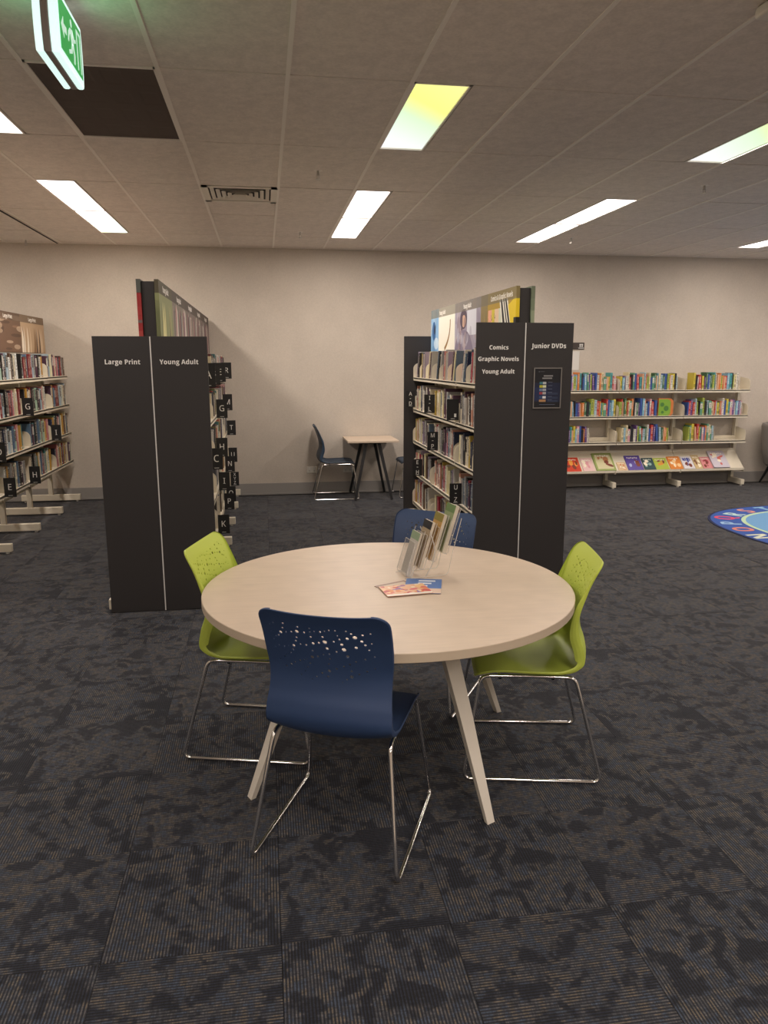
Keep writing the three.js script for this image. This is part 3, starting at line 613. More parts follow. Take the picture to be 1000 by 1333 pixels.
function makeRack({ name = 'library_rack', label, cx, z0, z1, bays, levels, sides, D, reach, header, headerTop, headerLow = 1.752, outer = 0.068 }) {
  const t = thing(name, label, 'bookshelf', [cx, 0, 0]);
  const step = (z1 - z0) / bays;
  for (let i = 0; i <= bays; i++) {
    const z = z0 + step * i + (i === 0 ? -0.03 : i === bays ? 0.03 : 0);
    const p = obj('post', rbox2(-0.026, 0.026, 0.03, headerLow - 0.01, z - 0.02, z + 0.02, 0.004), M.cream, t);
    const f = obj('foot', rbox2(-reach, reach, 0.018, 0.088, z - 0.027, z + 0.027, 0.004), M.cream, t);
    for (const s of [-1, 1]) obj('glide', new THREE.CylinderGeometry(0.014, 0.016, 0.02, 10).translate(s * (reach - 0.04), 0.010, z), M.plastic, f);
  }
  for (let i = 0; i < bays; i++) {
    const a = z0 + step * i, b = z0 + step * (i + 1), lo = Math.min(a, b) + 0.004, hi = Math.max(a, b) - 0.004;
    obj('back_panel', box2(-0.004, 0.004, levels[levels.length - 1] - 0.02, headerLow - 0.02, lo + 0.025, hi - 0.025), M.cream, t);
    obj('brace_rail', box2(-0.012, 0.012, 0.30, 0.34, lo + 0.02, hi - 0.02), M.cream, t);
    for (const s of sides) for (const y of levels) rackFaceShelf(t, s, lo, hi, y, D, 'x');
  }
  // header: two printed boards on a dark core
  const za = Math.max(z0, z1), zb = Math.min(z0, z1), L = za - zb, hh = headerTop - headerLow;
  obj('header_core', box(2 * (outer - 0.03), hh - 0.012, L - 0.03, 0, (headerTop + headerLow) / 2 - 0.006, (za + zb) / 2), M.black, t).userData.label = 'dark core between the printed header boards';
  for (const s of [-1, 1]) {
    const g = new THREE.BoxGeometry(0.026, hh, L), uv = g.attributes.uv, nn = g.attributes.normal;
    for (let i = 0; i < uv.count; i++) if (Math.abs(nn.getX(i)) < 0.5) uv.setX(i, s > 0 ? 0.02 : 0.985);
    const h = obj('header_board', g.translate(s * (outer - 0.013), (headerTop + headerLow) / 2, (za + zb) / 2), headerMat(s < 0 ? header[0] : header[1]), t);
    h.userData.label = s < 0 ? header[2] : header[3];
  }
  return t;
}
function endPanel(rack, z, h, front, lines) {                // black end panel with a pale centre strip and white lettering
  const w = 0.352, t = 0.018, s = front ? 1 : -1;
  const p = obj('end_panel', rbox2(-w, w, 0.004, h, Math.min(z, z - s * t), Math.max(z, z - s * t), 0.002), M.black, rack);
  p.userData.label = 'matt black end panel';
  obj('centre_strip', box2(-0.0035, 0.0035, 0.006, h - 0.002, Math.min(z, z + s * 0.002), Math.max(z, z + s * 0.002)), M.strip, p);
  for (const [str, x, y, size] of lines) { const l = obj('lettering', text(str, size, font, 0.002, 4), M.lettering, p); l.position.set(x, y, z + (s > 0 ? 0 : -0.002)); l.userData.label = 'white lettering ' + str; }
  return p;
}
const LV = [1.49, 1.16, 0.83, 0.50, 0.17];
const rackYA = makeRack({ label: 'double-sided cream rack behind the black Large Print and Young Adult end panel', cx: -0.705, z0: -5.105, z1: -9.56, bays: 5, levels: LV, sides: [1, -1], D: 0.262, reach: 0.372, header: [art.tealRed, art.youngAdult, 'teal and red printed header board', 'printed header board captioned Young Adult'], headerTop: 2.165 });
endPanel(rackYA, -5.082, 1.815, true, [['Large Print', -0.175, 1.652, 0.0298], ['Young Adult', 0.172, 1.652, 0.0298]]);
const rackComics = makeRack({ label: 'double-sided cream rack behind the black Comics and Junior DVDs end panel', cx: 1.81, z0: -5.225, z1: -7.965, bays: 3, levels: LV, sides: [1, -1], D: 0.252, reach: 0.33, header: [art.comics, art.sage, 'printed header board captioned Comics and Graphic Novels', 'sage green printed header board'], headerTop: 2.17 });
endPanel(rackComics, -5.2, 1.922, true, [['Comics', -0.19, 1.754, 0.0292], ['Graphic Novels', -0.19, 1.671, 0.0292], ['Young Adult', -0.19, 1.585, 0.0292], ['Junior DVDs', 0.172, 1.761, 0.0320]]);
endPanel(rackComics, -7.99, 1.915, false, []);
const rackLarge = makeRack({ label: 'cream rack of large print books running to the wall, brown photo header', cx: -2.57, z0: -5.17, z1: -9.52, bays: 5, levels: LV.slice(0, 4), sides: [1], D: 0.285, reach: 0.335, header: [art.sage, art.largePrint, 'plain printed header board', 'brown printed header board captioned Large Print'], headerTop: 2.145 });

// framed notice on the Junior DVDs panel
{
  const t = thing('framed_notice', 'small framed dark blue notice on the Junior DVDs panel', 'notice', [1.983, 1.472, -5.1992]);
  const art2 = canvasTexture(256, 352, (c, w, h) => {
    c.fillStyle = '#10131c'; c.fillRect(0, 0, w, h); c.fillStyle = '#16213f'; c.fillRect(0, h * 0.36, w, h * 0.5); c.fillStyle = '#1c2c56'; c.fillRect(0, h * 0.48, w * 0.5, h * 0.34);
    c.fillStyle = '#8f8f92'; c.fillRect(w * 0.34, h * 0.165, w * 0.36, h * 0.035); c.fillRect(w * 0.29, h * 0.225, w * 0.38, h * 0.035); c.fillStyle = '#5d5f68'; c.fillRect(w * 0.14, h * 0.06, w * 0.05, h * 0.025); c.fillRect(w * 0.21, h * 0.065, w * 0.16, h * 0.012);
    const rows = [['#3f7a86', '#b9c0c2'], ['#c2c03a', '#dfe3c0'], ['#6a7f9f', '#a9aeb8'], ['#a3414a', '#b5b1b0'], ['#39527c', '#e8e8ea'], ['#b98a5e', '#b98a5e']];
    rows.forEach(([a, b], i) => { const y = h * (0.335 + 0.088 * i + (i > 3 ? 0.02 : 0)); c.fillStyle = a; c.fillRect(w * 0.19, y, w * 0.13, h * 0.065); c.fillStyle = b; c.fillRect(w * 0.32, y, w * 0.13, h * 0.065); c.fillStyle = '#7f8aa4'; c.fillRect(w * 0.52, y + h * 0.008, w * 0.17, h * 0.008); c.fillStyle = '#4a5878'; if (i > 2) for (let k = 1; k < 4; k++) c.fillRect(w * 0.52, y + h * (0.008 + 0.018 * k), w * 0.4, h * 0.006); });
    c.fillStyle = '#77809a'; c.fillRect(w * 0.2, h * 0.925, w * 0.62, h * 0.01);
  });
  obj('print', new THREE.BoxGeometry(0.190, 0.268, 0.002).translate(0, 0, 0.002), std(0xffffff, 0.4, { map: art2 }), t);
  const f = 0.006;
  obj('frame', merge([box(0.206, f, 0.006, 0, 0.139, 0.003), box(0.206, f, 0.006, 0, -0.139, 0.003), box(f, 0.278, 0.006, 0.100, 0, 0.003), box(f, 0.278, 0.006, -0.100, 0, 0.003)]), std(lin(0.30, 0.29, 0.28), 0.3, { metalness: 0.4 }), t);
}

// ------------------------------------------------------------------ junior shelving on the wall
const JX = [3.60, 4.52, 5.44, 6.365], JL = [1.285, 0.95, 0.615], JZ = -9.555;
const rackJunior = thing('wall_shelving', 'cream wall shelving of junior books with a sloping display shelf at its foot', 'bookshelf', [0, 0, JZ]);
{
  for (const x of JX) {
    obj('post', rbox2(x - 0.022, x + 0.022, 0.03, 1.30, -0.03, 0.03, 0.004), M.cream, rackJunior);
    const f = obj('foot', rbox2(x - 0.026, x + 0.026, 0.018, 0.088, -0.03, 0.275, 0.004), M.cream, rackJunior);
    obj('glide', new THREE.CylinderGeometry(0.014, 0.016, 0.02, 10).translate(x, 0.010, 0.24), M.plastic, f);
  }
  for (let i = 0; i < 3; i++) {
    const a = JX[i] + 0.004, b = JX[i + 1] - 0.004;
    for (const y of JL) { const s = rackFaceShelf(rackJunior, 1, a, b, y, 0.262, 'z'); obj('front_lip', box2(a, b, y + 0.004, y + 0.042, 0.2635, 0.2655), M.acrylic, s).userData.label = 'clear acrylic lip'; }
    // sloping display shelf
    const sl = obj('display_shelf', merge([box(b - a, 0.008, 0.335, 0, 0, 0).rotateX(0.735).translate((a + b) / 2, 0.345, 0.16), box(b - a, 0.03, 0.004, (a + b) / 2, 0.236, 0.288), box(b - a, 0.05, 0.006, (a + b) / 2, 0.462, 0.038)]), M.cream, rackJunior);
    for (const x of [a + 0.002, b - 0.002]) {
      const s = new THREE.Shape(); s.moveTo(0.03, 0.20); s.lineTo(0.29, 0.20); s.lineTo(0.29, 0.235); s.lineTo(0.03, 0.46); s.closePath();
      obj('end_plate', new THREE.ExtrudeGeometry(s, { depth: 0.003, bevelEnabled: false }).rotateY(-Math.PI / 2).translate(x, 0, 0), M.cream, sl);
    }
  }
}

// ------------------------------------------------------------------ books
const KINDS = {
  large: { noun: 'large-print book', name: 'large_print_book', palette: [['white', '#cfd2cf'], ['ivory', '#d2c9b4'], ['navy', '#242c45'], ['teal', '#3f7f83'], ['pale blue', '#9fb4c0'], ['charcoal', '#2b2829'], ['dark red', '#7d2a2c'], ['grey', '#8d8d8a'], ['plum', '#4b2f42'], ['cream', '#d8cfae'], ['mint', '#a7c4ae'], ['steel blue', '#53708c'], ['brown', '#5e4636'], ['mustard', '#b88c35'], ['rose', '#b5757a'], ['black', '#1b1a1b']] },
  teen: { noun: 'teen paperback', name: 'teen_paperback', palette: [['black', '#1a191a'], ['white', '#c9c6bf'], ['maroon', '#5b2328'], ['cream', '#cdc2a4'], ['slate', '#4a4c55'], ['tan', '#a58a68'], ['red', '#a33a2f'], ['indigo', '#2e2c4c'], ['grey', '#83807b'], ['brown', '#4d3a2e'], ['pale grey', '#b3b0aa'], ['olive', '#6c6a44'], ['dusty pink', '#b38a86'], ['ivory', '#d3cab7'], ['charcoal', '#302d2d'], ['teal', '#3f6a6b']] },
  graphic: { noun: 'graphic novel', name: 'graphic_novel', palette: [['white', '#cbc6ba'], ['crimson', '#a02c3d'], ['black', '#1c1a1b'], ['navy', '#26304b'], ['pale grey', '#b6b2aa'], ['lavender', '#9a8da0'], ['pearl', '#c9c4bb'], ['ivory', '#d3c9b2'], ['brown', '#5a4234'], ['pale yellow', '#d6cda0'], ['slate blue', '#55687c'], ['salmon', '#c08b78'], ['mustard', '#b39a45'], ['charcoal', '#343032'], ['silver', '#a3a3a2'], ['plum', '#54384c']] },
  junior: { noun: 'junior book', name: 'junior_book', palette: [['sea green', '#5d9a80'], ['yellow', '#d3c24a'], ['orange', '#cf7a3a'], ['red', '#b93a34'], ['sky blue', '#7fb0c6'], ['white', '#d6d2c6'], ['pink', '#cf9aa2'], ['lime', '#a2b04f'], ['royal blue', '#3a569a'], ['cream', '#dccfa8'], ['purple', '#6a4b85'], ['turquoise', '#4fa0a2'], ['peach', '#d9a986'], ['dark green', '#3f6a4a'], ['black', '#28262a'], ['pale blue', '#a9c3cc']] },
};
const FEATURES = ['white title band', 'dark title block', 'pale spine lettering', 'banded foot', 'plain spine', 'twin stripes'];
const COLS = 64, spec = [];
const kindKeys = Object.keys(KINDS);
const spineAtlas = canvasTexture(2048, 512, (c) => {
  kindKeys.forEach((k, ki) => KINDS[k].palette.forEach(([cname, css], i) => {
    const x = (ki * 16 + i) * 32, f = Math.floor(rnd() * 6), dark = parseInt(css.slice(1, 3), 16) + parseInt(css.slice(3, 5), 16) + parseInt(css.slice(5, 7), 16) < 330;
    spec.push({ colour: cname, feature: FEATURES[f] });
    c.fillStyle = css; c.fillRect(x, 0, 32, 512);
    const ink = dark ? '#d9d4c6' : '#2c2828', soft = dark ? 'rgba(220,214,200,0.35)' : 'rgba(40,36,36,0.3)';
    const glyphs = (y0, y1, col) => { c.fillStyle = col; for (let y = y0; y < y1; y += 7 + Math.floor(rnd() * 3)) if (rnd() > 0.18) c.fillRect(x + 12 + rnd() * 3, y, 6 + rnd() * 5, 4 + rnd() * 2); };
    if (f === 0) { c.fillStyle = '#e2ded2'; c.fillRect(x + 4, 60, 24, 190); glyphs(72, 240, '#33302f'); }
    if (f === 1) { c.fillStyle = '#222024'; c.fillRect(x + 4, 40, 24, 230); glyphs(56, 250, '#d6cfbc'); }
    if (f === 2) { glyphs(50, 330, dark ? '#e0dccf' : '#f0ece0'); }
    if (f === 3) { c.fillStyle = soft; c.fillRect(x + 4, 330, 24, 90); glyphs(50, 280, ink); }
    if (f === 5) { c.fillStyle = ink; c.fillRect(x + 4, 40, 24, 10); c.fillRect(x + 4, 300, 24, 10); glyphs(80, 260, ink); }
    if (i % 2) { c.fillStyle = '#d6d2c6'; c.fillRect(x + 6, 446, 20, 34); c.fillStyle = '#55524e'; c.fillRect(x + 9, 454, 14, 4); c.fillRect(x + 9, 464, 12, 4); }   // call number sticker
  }));
});
const coverMat = std(0xffffff, 0.5, { map: spineAtlas });
const bookGeometry = [];
for (let k = 0; k < COLS; k++) {
  // unit book: spine at z = 0 facing +z, thickness along x, height y 0..1, depth to z = -1
  const plain = (g) => { const uv = g.attributes.uv; for (let i = 0; i < uv.count; i++) uv.setXY(i, (k + 0.06) / COLS, 0.97); return g; };
  const spine = new THREE.BoxGeometry(1, 1, 0.03).translate(0, 0.5, -0.015), uv = spine.attributes.uv, n = spine.attributes.normal;
  for (let i = 0; i < uv.count; i++) { if (n.getZ(i) > 0.5) uv.setXY(i, (k + 0.12 + 0.76 * uv.getX(i)) / COLS, uv.getY(i)); else uv.setXY(i, (k + 0.06) / COLS, 0.97); }
  const boards = [-1, 1].map((s) => plain(new THREE.BoxGeometry(0.09, 1, 0.97).translate(s * 0.455, 0.5, -0.515)));
  const pages = new THREE.BoxGeometry(0.82, 0.97, 0.95).translate(0, 0.5, -0.505);
  bookGeometry.push(mergeGeometries([mergeGeometries([spine, ...boards]), pages], true));
}
const bookMats = [coverMat, M.pages];
const LEVEL_WORDS = ['top', 'second', 'third', 'fourth', 'fifth'];
const bookLabels = new Map();
function addBook(kind, col, x, y, z, turn, w, h, d, lean, where, group) {
  const K = KINDS[kind], size = h > 0.232 ? 'tall' : h < 0.19 ? 'short' : w > 0.04 ? 'thick' : w < 0.022 ? 'slim' : 'medium';
  let k, s, label;
  for (let go = 0; go < 16; go++) {                          // look for a colour that this shelf does not show yet in this size
    k = kindKeys.indexOf(kind) * 16 + (col + go * 5) % 16; s = spec[k];
    label = size + ' ' + s.colour + ' ' + K.noun + ', ' + s.feature + ', ' + where;
    if (!bookLabels.has(label)) break;
  }
  bookLabels.set(label, 1);
  const m = obj(K.name, bookGeometry[k], bookMats);
  m.scale.set(w, h, d);
  m.rotation.set(0, turn, 0);
  if (lean) m.rotateZ(lean);
  m.position.set(x, y + Math.abs(Math.sin(lean)) * w / 2, z);
  tag(m, label, 'book', group);
  return m;
}
// a run of books between q0 and q1 (along z for the racks, along x for the wall shelving)
function runOfBooks({ kind, axis, o, front, q0, q1, y, wMin, wMax, hMin, hMax, dMin, dMax, where, group, leanAll = 0 }) {
  let q = q0, last = -1;
  const turn = axis === 'x' ? (o > 0 ? Math.PI / 2 : -Math.PI / 2) : 0;
  while (true) {
    const w = rr(wMin, wMax), h = Math.min(rr(hMin, hMax), 0.285), d = rr(dMin, dMax);
    let lean = leanAll ? leanAll : (rnd() < 0.12 ? rr(-0.09, 0.02) : 0);
    const foot = w * Math.cos(lean) + h * Math.abs(Math.sin(lean)) * (leanAll ? 0.06 : 1);
    if (q + foot > q1) break;
    let c; do { c = Math.floor(rnd() * 16) % 16; } while (c === last);
    last = c;
    const at = q + (lean > 0 ? w / 2 : foot - w / 2), set = rr(0, 0.018);
    if (axis === 'x') addBook(kind, c, front - o * (0.012 + set), y, at, turn, w, h, d, o > 0 ? lean : -lean, where, group);
    else addBook(kind, c, at, y, front - (0.008 + set), turn, w, h, d, -lean, where, group);
    q += foot + rr(0.0008, 0.003);
  }
  return q;
}
let bookendNo = 0;
function bookend(x, y, z, turn, where) {
  const b = obj('bookend', turn === 0 ? bookendGeometry : bookendMirrored, M.cream); b.position.set(x, y + 0.0006, z); b.rotation.y = turn;
  tag(b, 'cream metal bookend with a rounded corner, ' + where, 'bookend', 'bookends, ' + where);
}
// runs per rack face: [q0, q1] pieces separated by bookends
function fillFace({ kind, cx, o, D, levels, za, zb, rackWords, opts, gap = 0.16, from = 0 }) {
  levels.forEach((y, li) => {
    const group = KINDS[kind].noun + 's, ' + LEVEL_WORDS[li + from] + ' shelf of the ' + rackWords, list = pieces(za, zb, gap);
    list.forEach(([a, b, stop], bi) => {
      const where = LEVEL_WORDS[li + from] + ' shelf, ' + ['end-panel', 'middle', 'far'][bi + 3 - list.length] + ' bay, ' + rackWords;
      const end = runOfBooks({ kind, axis: 'x', o, front: cx + o * (D - 0.006), q0: a, q1: b, y: y + 0.0004, where, group, ...opts });
      if (stop - end > 0.10) bookend(cx + o * (D - 0.17), y, end + 0.004, o > 0 ? 0 : Math.PI, where);
    });
  });
}
function pieces(za, zb, gap) {                               // split a run at the bay posts, leaving a random gap at one end of each
  const out = [];
  for (const [a, b] of za) out.push([a + 0.012, b - 0.02 - rr(0.03, gap), b]);
  return out;
}
const bayList = (z0, step, i0, i1) => { const r = []; for (let i = i0; i < i1; i++) { const a = z0 + step * i, b = z0 + step * (i + 1); r.push([Math.min(a, b) + 0.008, Math.max(a, b) - 0.008]); } return r; };
fillFace({ kind: 'large', cx: -2.57, o: 1, D: 0.285, levels: LV.slice(0, 4), za: bayList(-5.17, -0.87, 2, 5).map(([a, b]) => [a, Math.min(b, -6.72)]).filter(([a, b]) => b - a > 0.1), rackWords: 'large-print rack', gap: 0.2, opts: { wMin: 0.024, wMax: 0.05, hMin: 0.205, hMax: 0.25, dMin: 0.135, dMax: 0.16 } });
fillFace({ kind: 'teen', cx: -0.705, o: 1, D: 0.262, levels: LV, za: bayList(-5.105, -0.891, 2, 5).map(([a, b]) => [a, Math.min(b, -6.93)]), rackWords: 'Young Adult rack', gap: 0.2, opts: { wMin: 0.026, wMax: 0.05, hMin: 0.19, hMax: 0.24, dMin: 0.13, dMax: 0.15 } });
fillFace({ kind: 'graphic', cx: 1.81, o: -1, D: 0.252, levels: LV.slice(1), from: 1, za: bayList(-5.225, -0.9133, 0, 3).map(([a, b]) => [a, Math.min(b, -5.50)]), rackWords: 'Comics rack', gap: 0.18, opts: { wMin: 0.024, wMax: 0.048, hMin: 0.2, hMax: 0.262, dMin: 0.14, dMax: 0.165 } });
// top shelf of the Comics rack: comics leaning between cream dividers
{
  const y = LV[0] + 0.0004, group = 'comics, top shelf of the Comics rack';
  bayList(-5.225, -0.9133, 0, 3).forEach(([a, b], bi) => { for (let k = 0; k < 3; k++) {
    const where = 'top shelf, ' + ['end-panel', 'middle', 'far'][bi] + ' bay ' + ['first', 'second', 'third'][k] + ' slot, Comics rack';
    const q0 = a + 0.02 + k * (b - a) / 3.05, q1 = q0 + 0.20;
    if (q0 > -5.55) continue;
    runOfBooks({ kind: 'graphic', axis: 'x', o: -1, front: 1.81 - 0.246, q0, q1: q1 - 0.055, y, wMin: 0.009, wMax: 0.022, hMin: 0.235, hMax: 0.272, dMin: 0.12, dMax: 0.135, where, group, leanAll: k % 2 ? 0.12 : 0.30 });
    bookend(1.81 - 0.082, y, q1, Math.PI, where);
  } });
}
// junior shelving
{
  const front = JZ + 0.258;
  const runs = [[0, [[3.63, 4.50], [4.54, 5.33], [5.56, 6.20]]], [1, [[3.63, 4.50], [4.54, 5.06], [5.50, 6.30]]], [2, [[3.63, 4.14], [4.60, 5.25], [5.53, 5.90]]]];
  for (const [li, list] of runs) for (const [a, b] of list) {
    const bay = ['end-panel', 'middle', 'tub-chair'][list.indexOf(list.find((q) => q[0] === a))], where = LEVEL_WORDS[li] + ' shelf, ' + bay + ' bay, junior shelving';
    const end = runOfBooks({ kind: 'junior', axis: 'z', o: 1, front, q0: a, q1: b, y: JL[li] + 0.0004, wMin: 0.012, wMax: 0.034, hMin: 0.165, hMax: 0.235, dMin: 0.14, dMax: 0.17, where, group: 'junior books, ' + LEVEL_WORDS[li] + ' shelf' });
    if (!(li < 2 && a < 4) && !(li === 1 && a < 5)) bookend(end + 0.006, JL[li], front - 0.16, -Math.PI / 2, where);
  }
}

// display books on the sloping shelf: face-up covers
{
  const covers = [['red and orange picture book of cartoon shapes', '#c9452f', '#e9a24a', 0.200], ['pale pink picture book', '#e3c0bd', '#d79aa0', 0.158], ['large cream picture book with a green border', '#cfc9a0', '#93a35c', 0.270], ['small tan picture book with orange shapes', '#d3b48c', '#c9713f', 0.120], ['purple picture book with a pale blue figure', '#5b4a9a', '#a9b4dc', 0.215], ['dark teal picture book', '#2c4a50', '#8fb0a8', 0.155], ['lime green picture book with orange shapes', '#a9bb4a', '#d98a3c', 0.190], ['orange picture book', '#d9863a', '#f0c890', 0.180], ['white picture book with blue lettering', '#d9d7dc', '#5560a5', 0.155], ['brown and cream picture book', '#c8b184', '#7a4d36', 0.105], ['pink and red picture book', '#d08a8c', '#a53a4a', 0.140], ['large lilac picture book with a coral figure', '#c9c3cf', '#c96a62', 0.235]];
  const px = [749, 768.5, 791, 813, 830.5, 849.5, 866.5, 885.5, 902.5, 916, 928, 946];
  const map = canvasTexture(1024, 768, (c) => covers.forEach(([, a, b], i) => {
    const x = (i % 4) * 256, y = Math.floor(i / 4) * 256;
    c.fillStyle = a; c.fillRect(x, y, 256, 256); c.fillStyle = b;
    if (i === 2) { c.fillRect(x, y, 256, 26); c.fillRect(x, y + 230, 256, 26); c.fillRect(x, y, 26, 256); c.fillRect(x + 230, y, 26, 256); c.fillStyle = '#b07a52'; }
    for (let k = 0; k < 7; k++) { c.beginPath(); c.ellipse(x + 50 + rnd() * 156, y + 60 + rnd() * 140, 12 + rnd() * 36, 10 + rnd() * 30, rnd() * 3, 0, 7); c.fill(); if (k === 3) c.fillStyle = i % 2 ? '#f1e6cf' : '#7a3d2e'; }
    c.fillStyle = i === 8 ? '#3d4a96' : 'rgba(250,244,230,0.85)'; for (let k = 0; k < 6; k++) c.fillRect(x + 36 + k * 30, y + 30 + (k % 2) * 6, 22, i === 8 ? 60 : 20);
  }));
  const mat = std(0xffffff, 0.35, { map });
  covers.forEach(([words, , , w], i) => {
    const h = Math.min(0.30, [0.24, 0.22, 0.31, 0.14, 0.25, 0.2, 0.2, 0.22, 0.21, 0.24, 0.2, 0.29][i]), t = 0.008 + 0.004 * (i % 3);
    const g = new THREE.BoxGeometry(w, t, h), uv = g.attributes.uv, n = g.attributes.normal;
    for (let k = 0; k < uv.count; k++) { const q = n.getY(k) > 0.5 ? [uv.getX(k), uv.getY(k)] : [0.02, 0.5]; uv.setXY(k, ((i % 4) + 0.01 + q[0] * 0.98) / 4, 1 - (Math.floor(i / 4) + 1 - (0.01 + q[1] * 0.98)) / 3); }
    const m = obj('picture_book', g, mat);
    const x = 4.39 + (px[i] - 790) * 0.01054, a = 0.735, up = new THREE.Vector3(0, Math.sin(a), -Math.cos(a)), nrm = new THREE.Vector3(0, Math.cos(a), Math.sin(a));
    const base = new THREE.Vector3(x, 0.345, JZ + 0.16).addScaledVector(up, -0.335 / 2 + 0.012 + h / 2).addScaledVector(nrm, 0.0045 + t / 2 + (i === 11 ? 0.013 : 0));
    m.position.copy(base); m.rotation.x = a;
    tag(m, words + ' lying on the sloping display shelf', 'book', 'face-up books on the sloping display shelf');
  });
  // rounded green board book standing face out on the second shelf
  const s = new THREE.Shape(); s.moveTo(-0.10, 0); s.lineTo(0.06, 0); s.absarc(0.06, 0.05, 0.05, -Math.PI / 2, 0, false); s.lineTo(0.11, 0.17); s.absarc(0.05, 0.17, 0.06, 0, Math.PI / 2, false); s.lineTo(-0.10, 0.23); s.closePath();
  const t = thing('board_book', 'rounded orange and green board book facing out between junior books on the second shelf', 'book', [5.19, JL[1] + 0.0006, JZ + 0.20]);
  obj('cover', new THREE.ExtrudeGeometry(s, { depth: 0.03, bevelEnabled: false, curveSegments: 6 }), std(lin(0.62, 0.20, 0.06), 0.4), t);
  const s2 = new THREE.Shape(); s2.moveTo(-0.095, 0.005); s2.lineTo(0.03, 0.005); s2.absarc(0.03, 0.045, 0.04, -Math.PI / 2, 0, false); s2.lineTo(0.07, 0.17); s2.absarc(0.02, 0.17, 0.05, 0, Math.PI / 2, false); s2.lineTo(-0.095, 0.22); s2.closePath();
  obj('front_panel', new THREE.ExtrudeGeometry(s2, { depth: 0.002, bevelEnabled: false, curveSegments: 6 }).translate(0, 0, 0.03), std(lin(0.22, 0.42, 0.05), 0.4), t);
  obj('picture', merge([[-0.05, 0.15, 0.028], [0.01, 0.10, 0.034], [-0.04, 0.05, 0.02]].map(([x, y, r]) => new THREE.CylinderGeometry(r, r, 0.001, 16).rotateX(Math.PI / 2).translate(x, y, 0.0326))), std(lin(0.08, 0.22, 0.05), 0.4), t);
}

// ------------------------------------------------------------------ black shelf markers
const tagPlate = box(0.10, 0.17, 0.004), tagFoot = box(0.06, 0.004, 0.012, -0.01, -0.084, 0);
function marker(front, o, y, z, str, rack) {
  const t = thing('shelf_marker', 'black shelf marker ' + (str ? 'lettered ' + str.replace(/\n/g, ' ') : 'with a small white mark') + ' on the ' + rack, 'shelf marker', [front + o * 0.052, y + 0.078, z], 0, 'shelf markers on the ' + rack);
  obj('plate', tagPlate, M.tagBlack, t);
  obj('clip', box(0.016, 0.02, 0.003, -o * 0.042, -0.07, -0.0036), M.tagBlack, t);
  obj('rule', box(0.036, 0.003, 0.001, 0, -0.072, 0.0024), M.white, t);
  const rows = str.split('\n'), size = rows.length > 1 ? 0.038 : 0.054;
  rows.forEach((r, i) => { if (r) { const l = obj('lettering', text(r, r === '-' ? 0.04 : size, fontThin, 0.0012, 3), M.white, t); l.position.set(0, ((rows.length - 1) / 2 - i) * 0.05 + 0.004, 0.002); } });
  if (!str) obj('mark', box(0.018, 0.028, 0.001, 0.02, -0.045, 0.0024), M.white, t);
}
for (const [l, z, str] of [[1, -7.86, 'A\n-\nD'], [1, -6.92, 'I\n-\nL'], [1, -6.03, ''], [2, -6.77, 'M\n-\nP'], [3, -7.46, 'E\n-\nH'], [3, -5.89, 'U\n-\nZ']]) marker(1.558, -1, LV[l] + 0.035 * (l < 3 ? 1 : 0.8), z, str, 'Comics rack');
for (const [l, z, str] of [[0, -5.62, 'A'], [0, -6.2, 'B'], [0, -7.1, 'E'], [0, -8.4, 'R'], [1, -7.17, 'G'], [1, -8.3, 'M'], [2, -9.0, 'T'], [2, -6.94, 'H'], [2, -6.1, 'C'], [3, -9.12, 'U'], [3, -8.3, 'N'], [3, -7.08, 'I'], [4, -9.4, 'X\nY\nZ'], [4, -8.3, 'Q'], [4, -7.85, 'P'], [4, -6.72, 'K']]) marker(-0.443, 1, LV[l] - 0.006, z, str, 'Young Adult rack');
for (const [l, z, str] of [[1, -7.72, 'G'], [2, -8.64, 'I'], [3, -7.75, 'H'], [3, -7.0, 'E'], [2, -6.82, 'D']]) marker(-2.285, 1, LV[l] - 0.004, z, str, 'large-print rack');

// ------------------------------------------------------------------ wall plaque and notice behind the Junior DVDs panel
{
  const t = thing('wall_plaque', 'dark brown plaque with a small white emblem above a paper notice', 'plaque', [3.99, 1.852, ZB]);
  obj('plate', rbox(0.31, 0.088, 0.01, 0.003, 0, 0, 0.006), std(lin(0.055, 0.042, 0.036), 0.5), t);
  obj('emblem', merge([box(0.05, 0.008, 0.002, 0.11, 0.022, 0.012), box(0.008, 0.034, 0.002, 0.092, 0.004, 0.012), box(0.008, 0.034, 0.002, 0.11, 0.004, 0.012), box(0.008, 0.034, 0.002, 0.128, 0.004, 0.012), box(0.075, 0.007, 0.002, 0.11, -0.026, 0.012)]), M.white, t);
  const n = obj('paper_notice', box(0.26, 0.24, 0.003), std(lin(0.72, 0.70, 0.66), 0.7)); n.position.set(3.955, 1.665, ZB + 0.004);
  tag(n, 'pale paper notice on the wall under the dark plaque', 'notice');
}

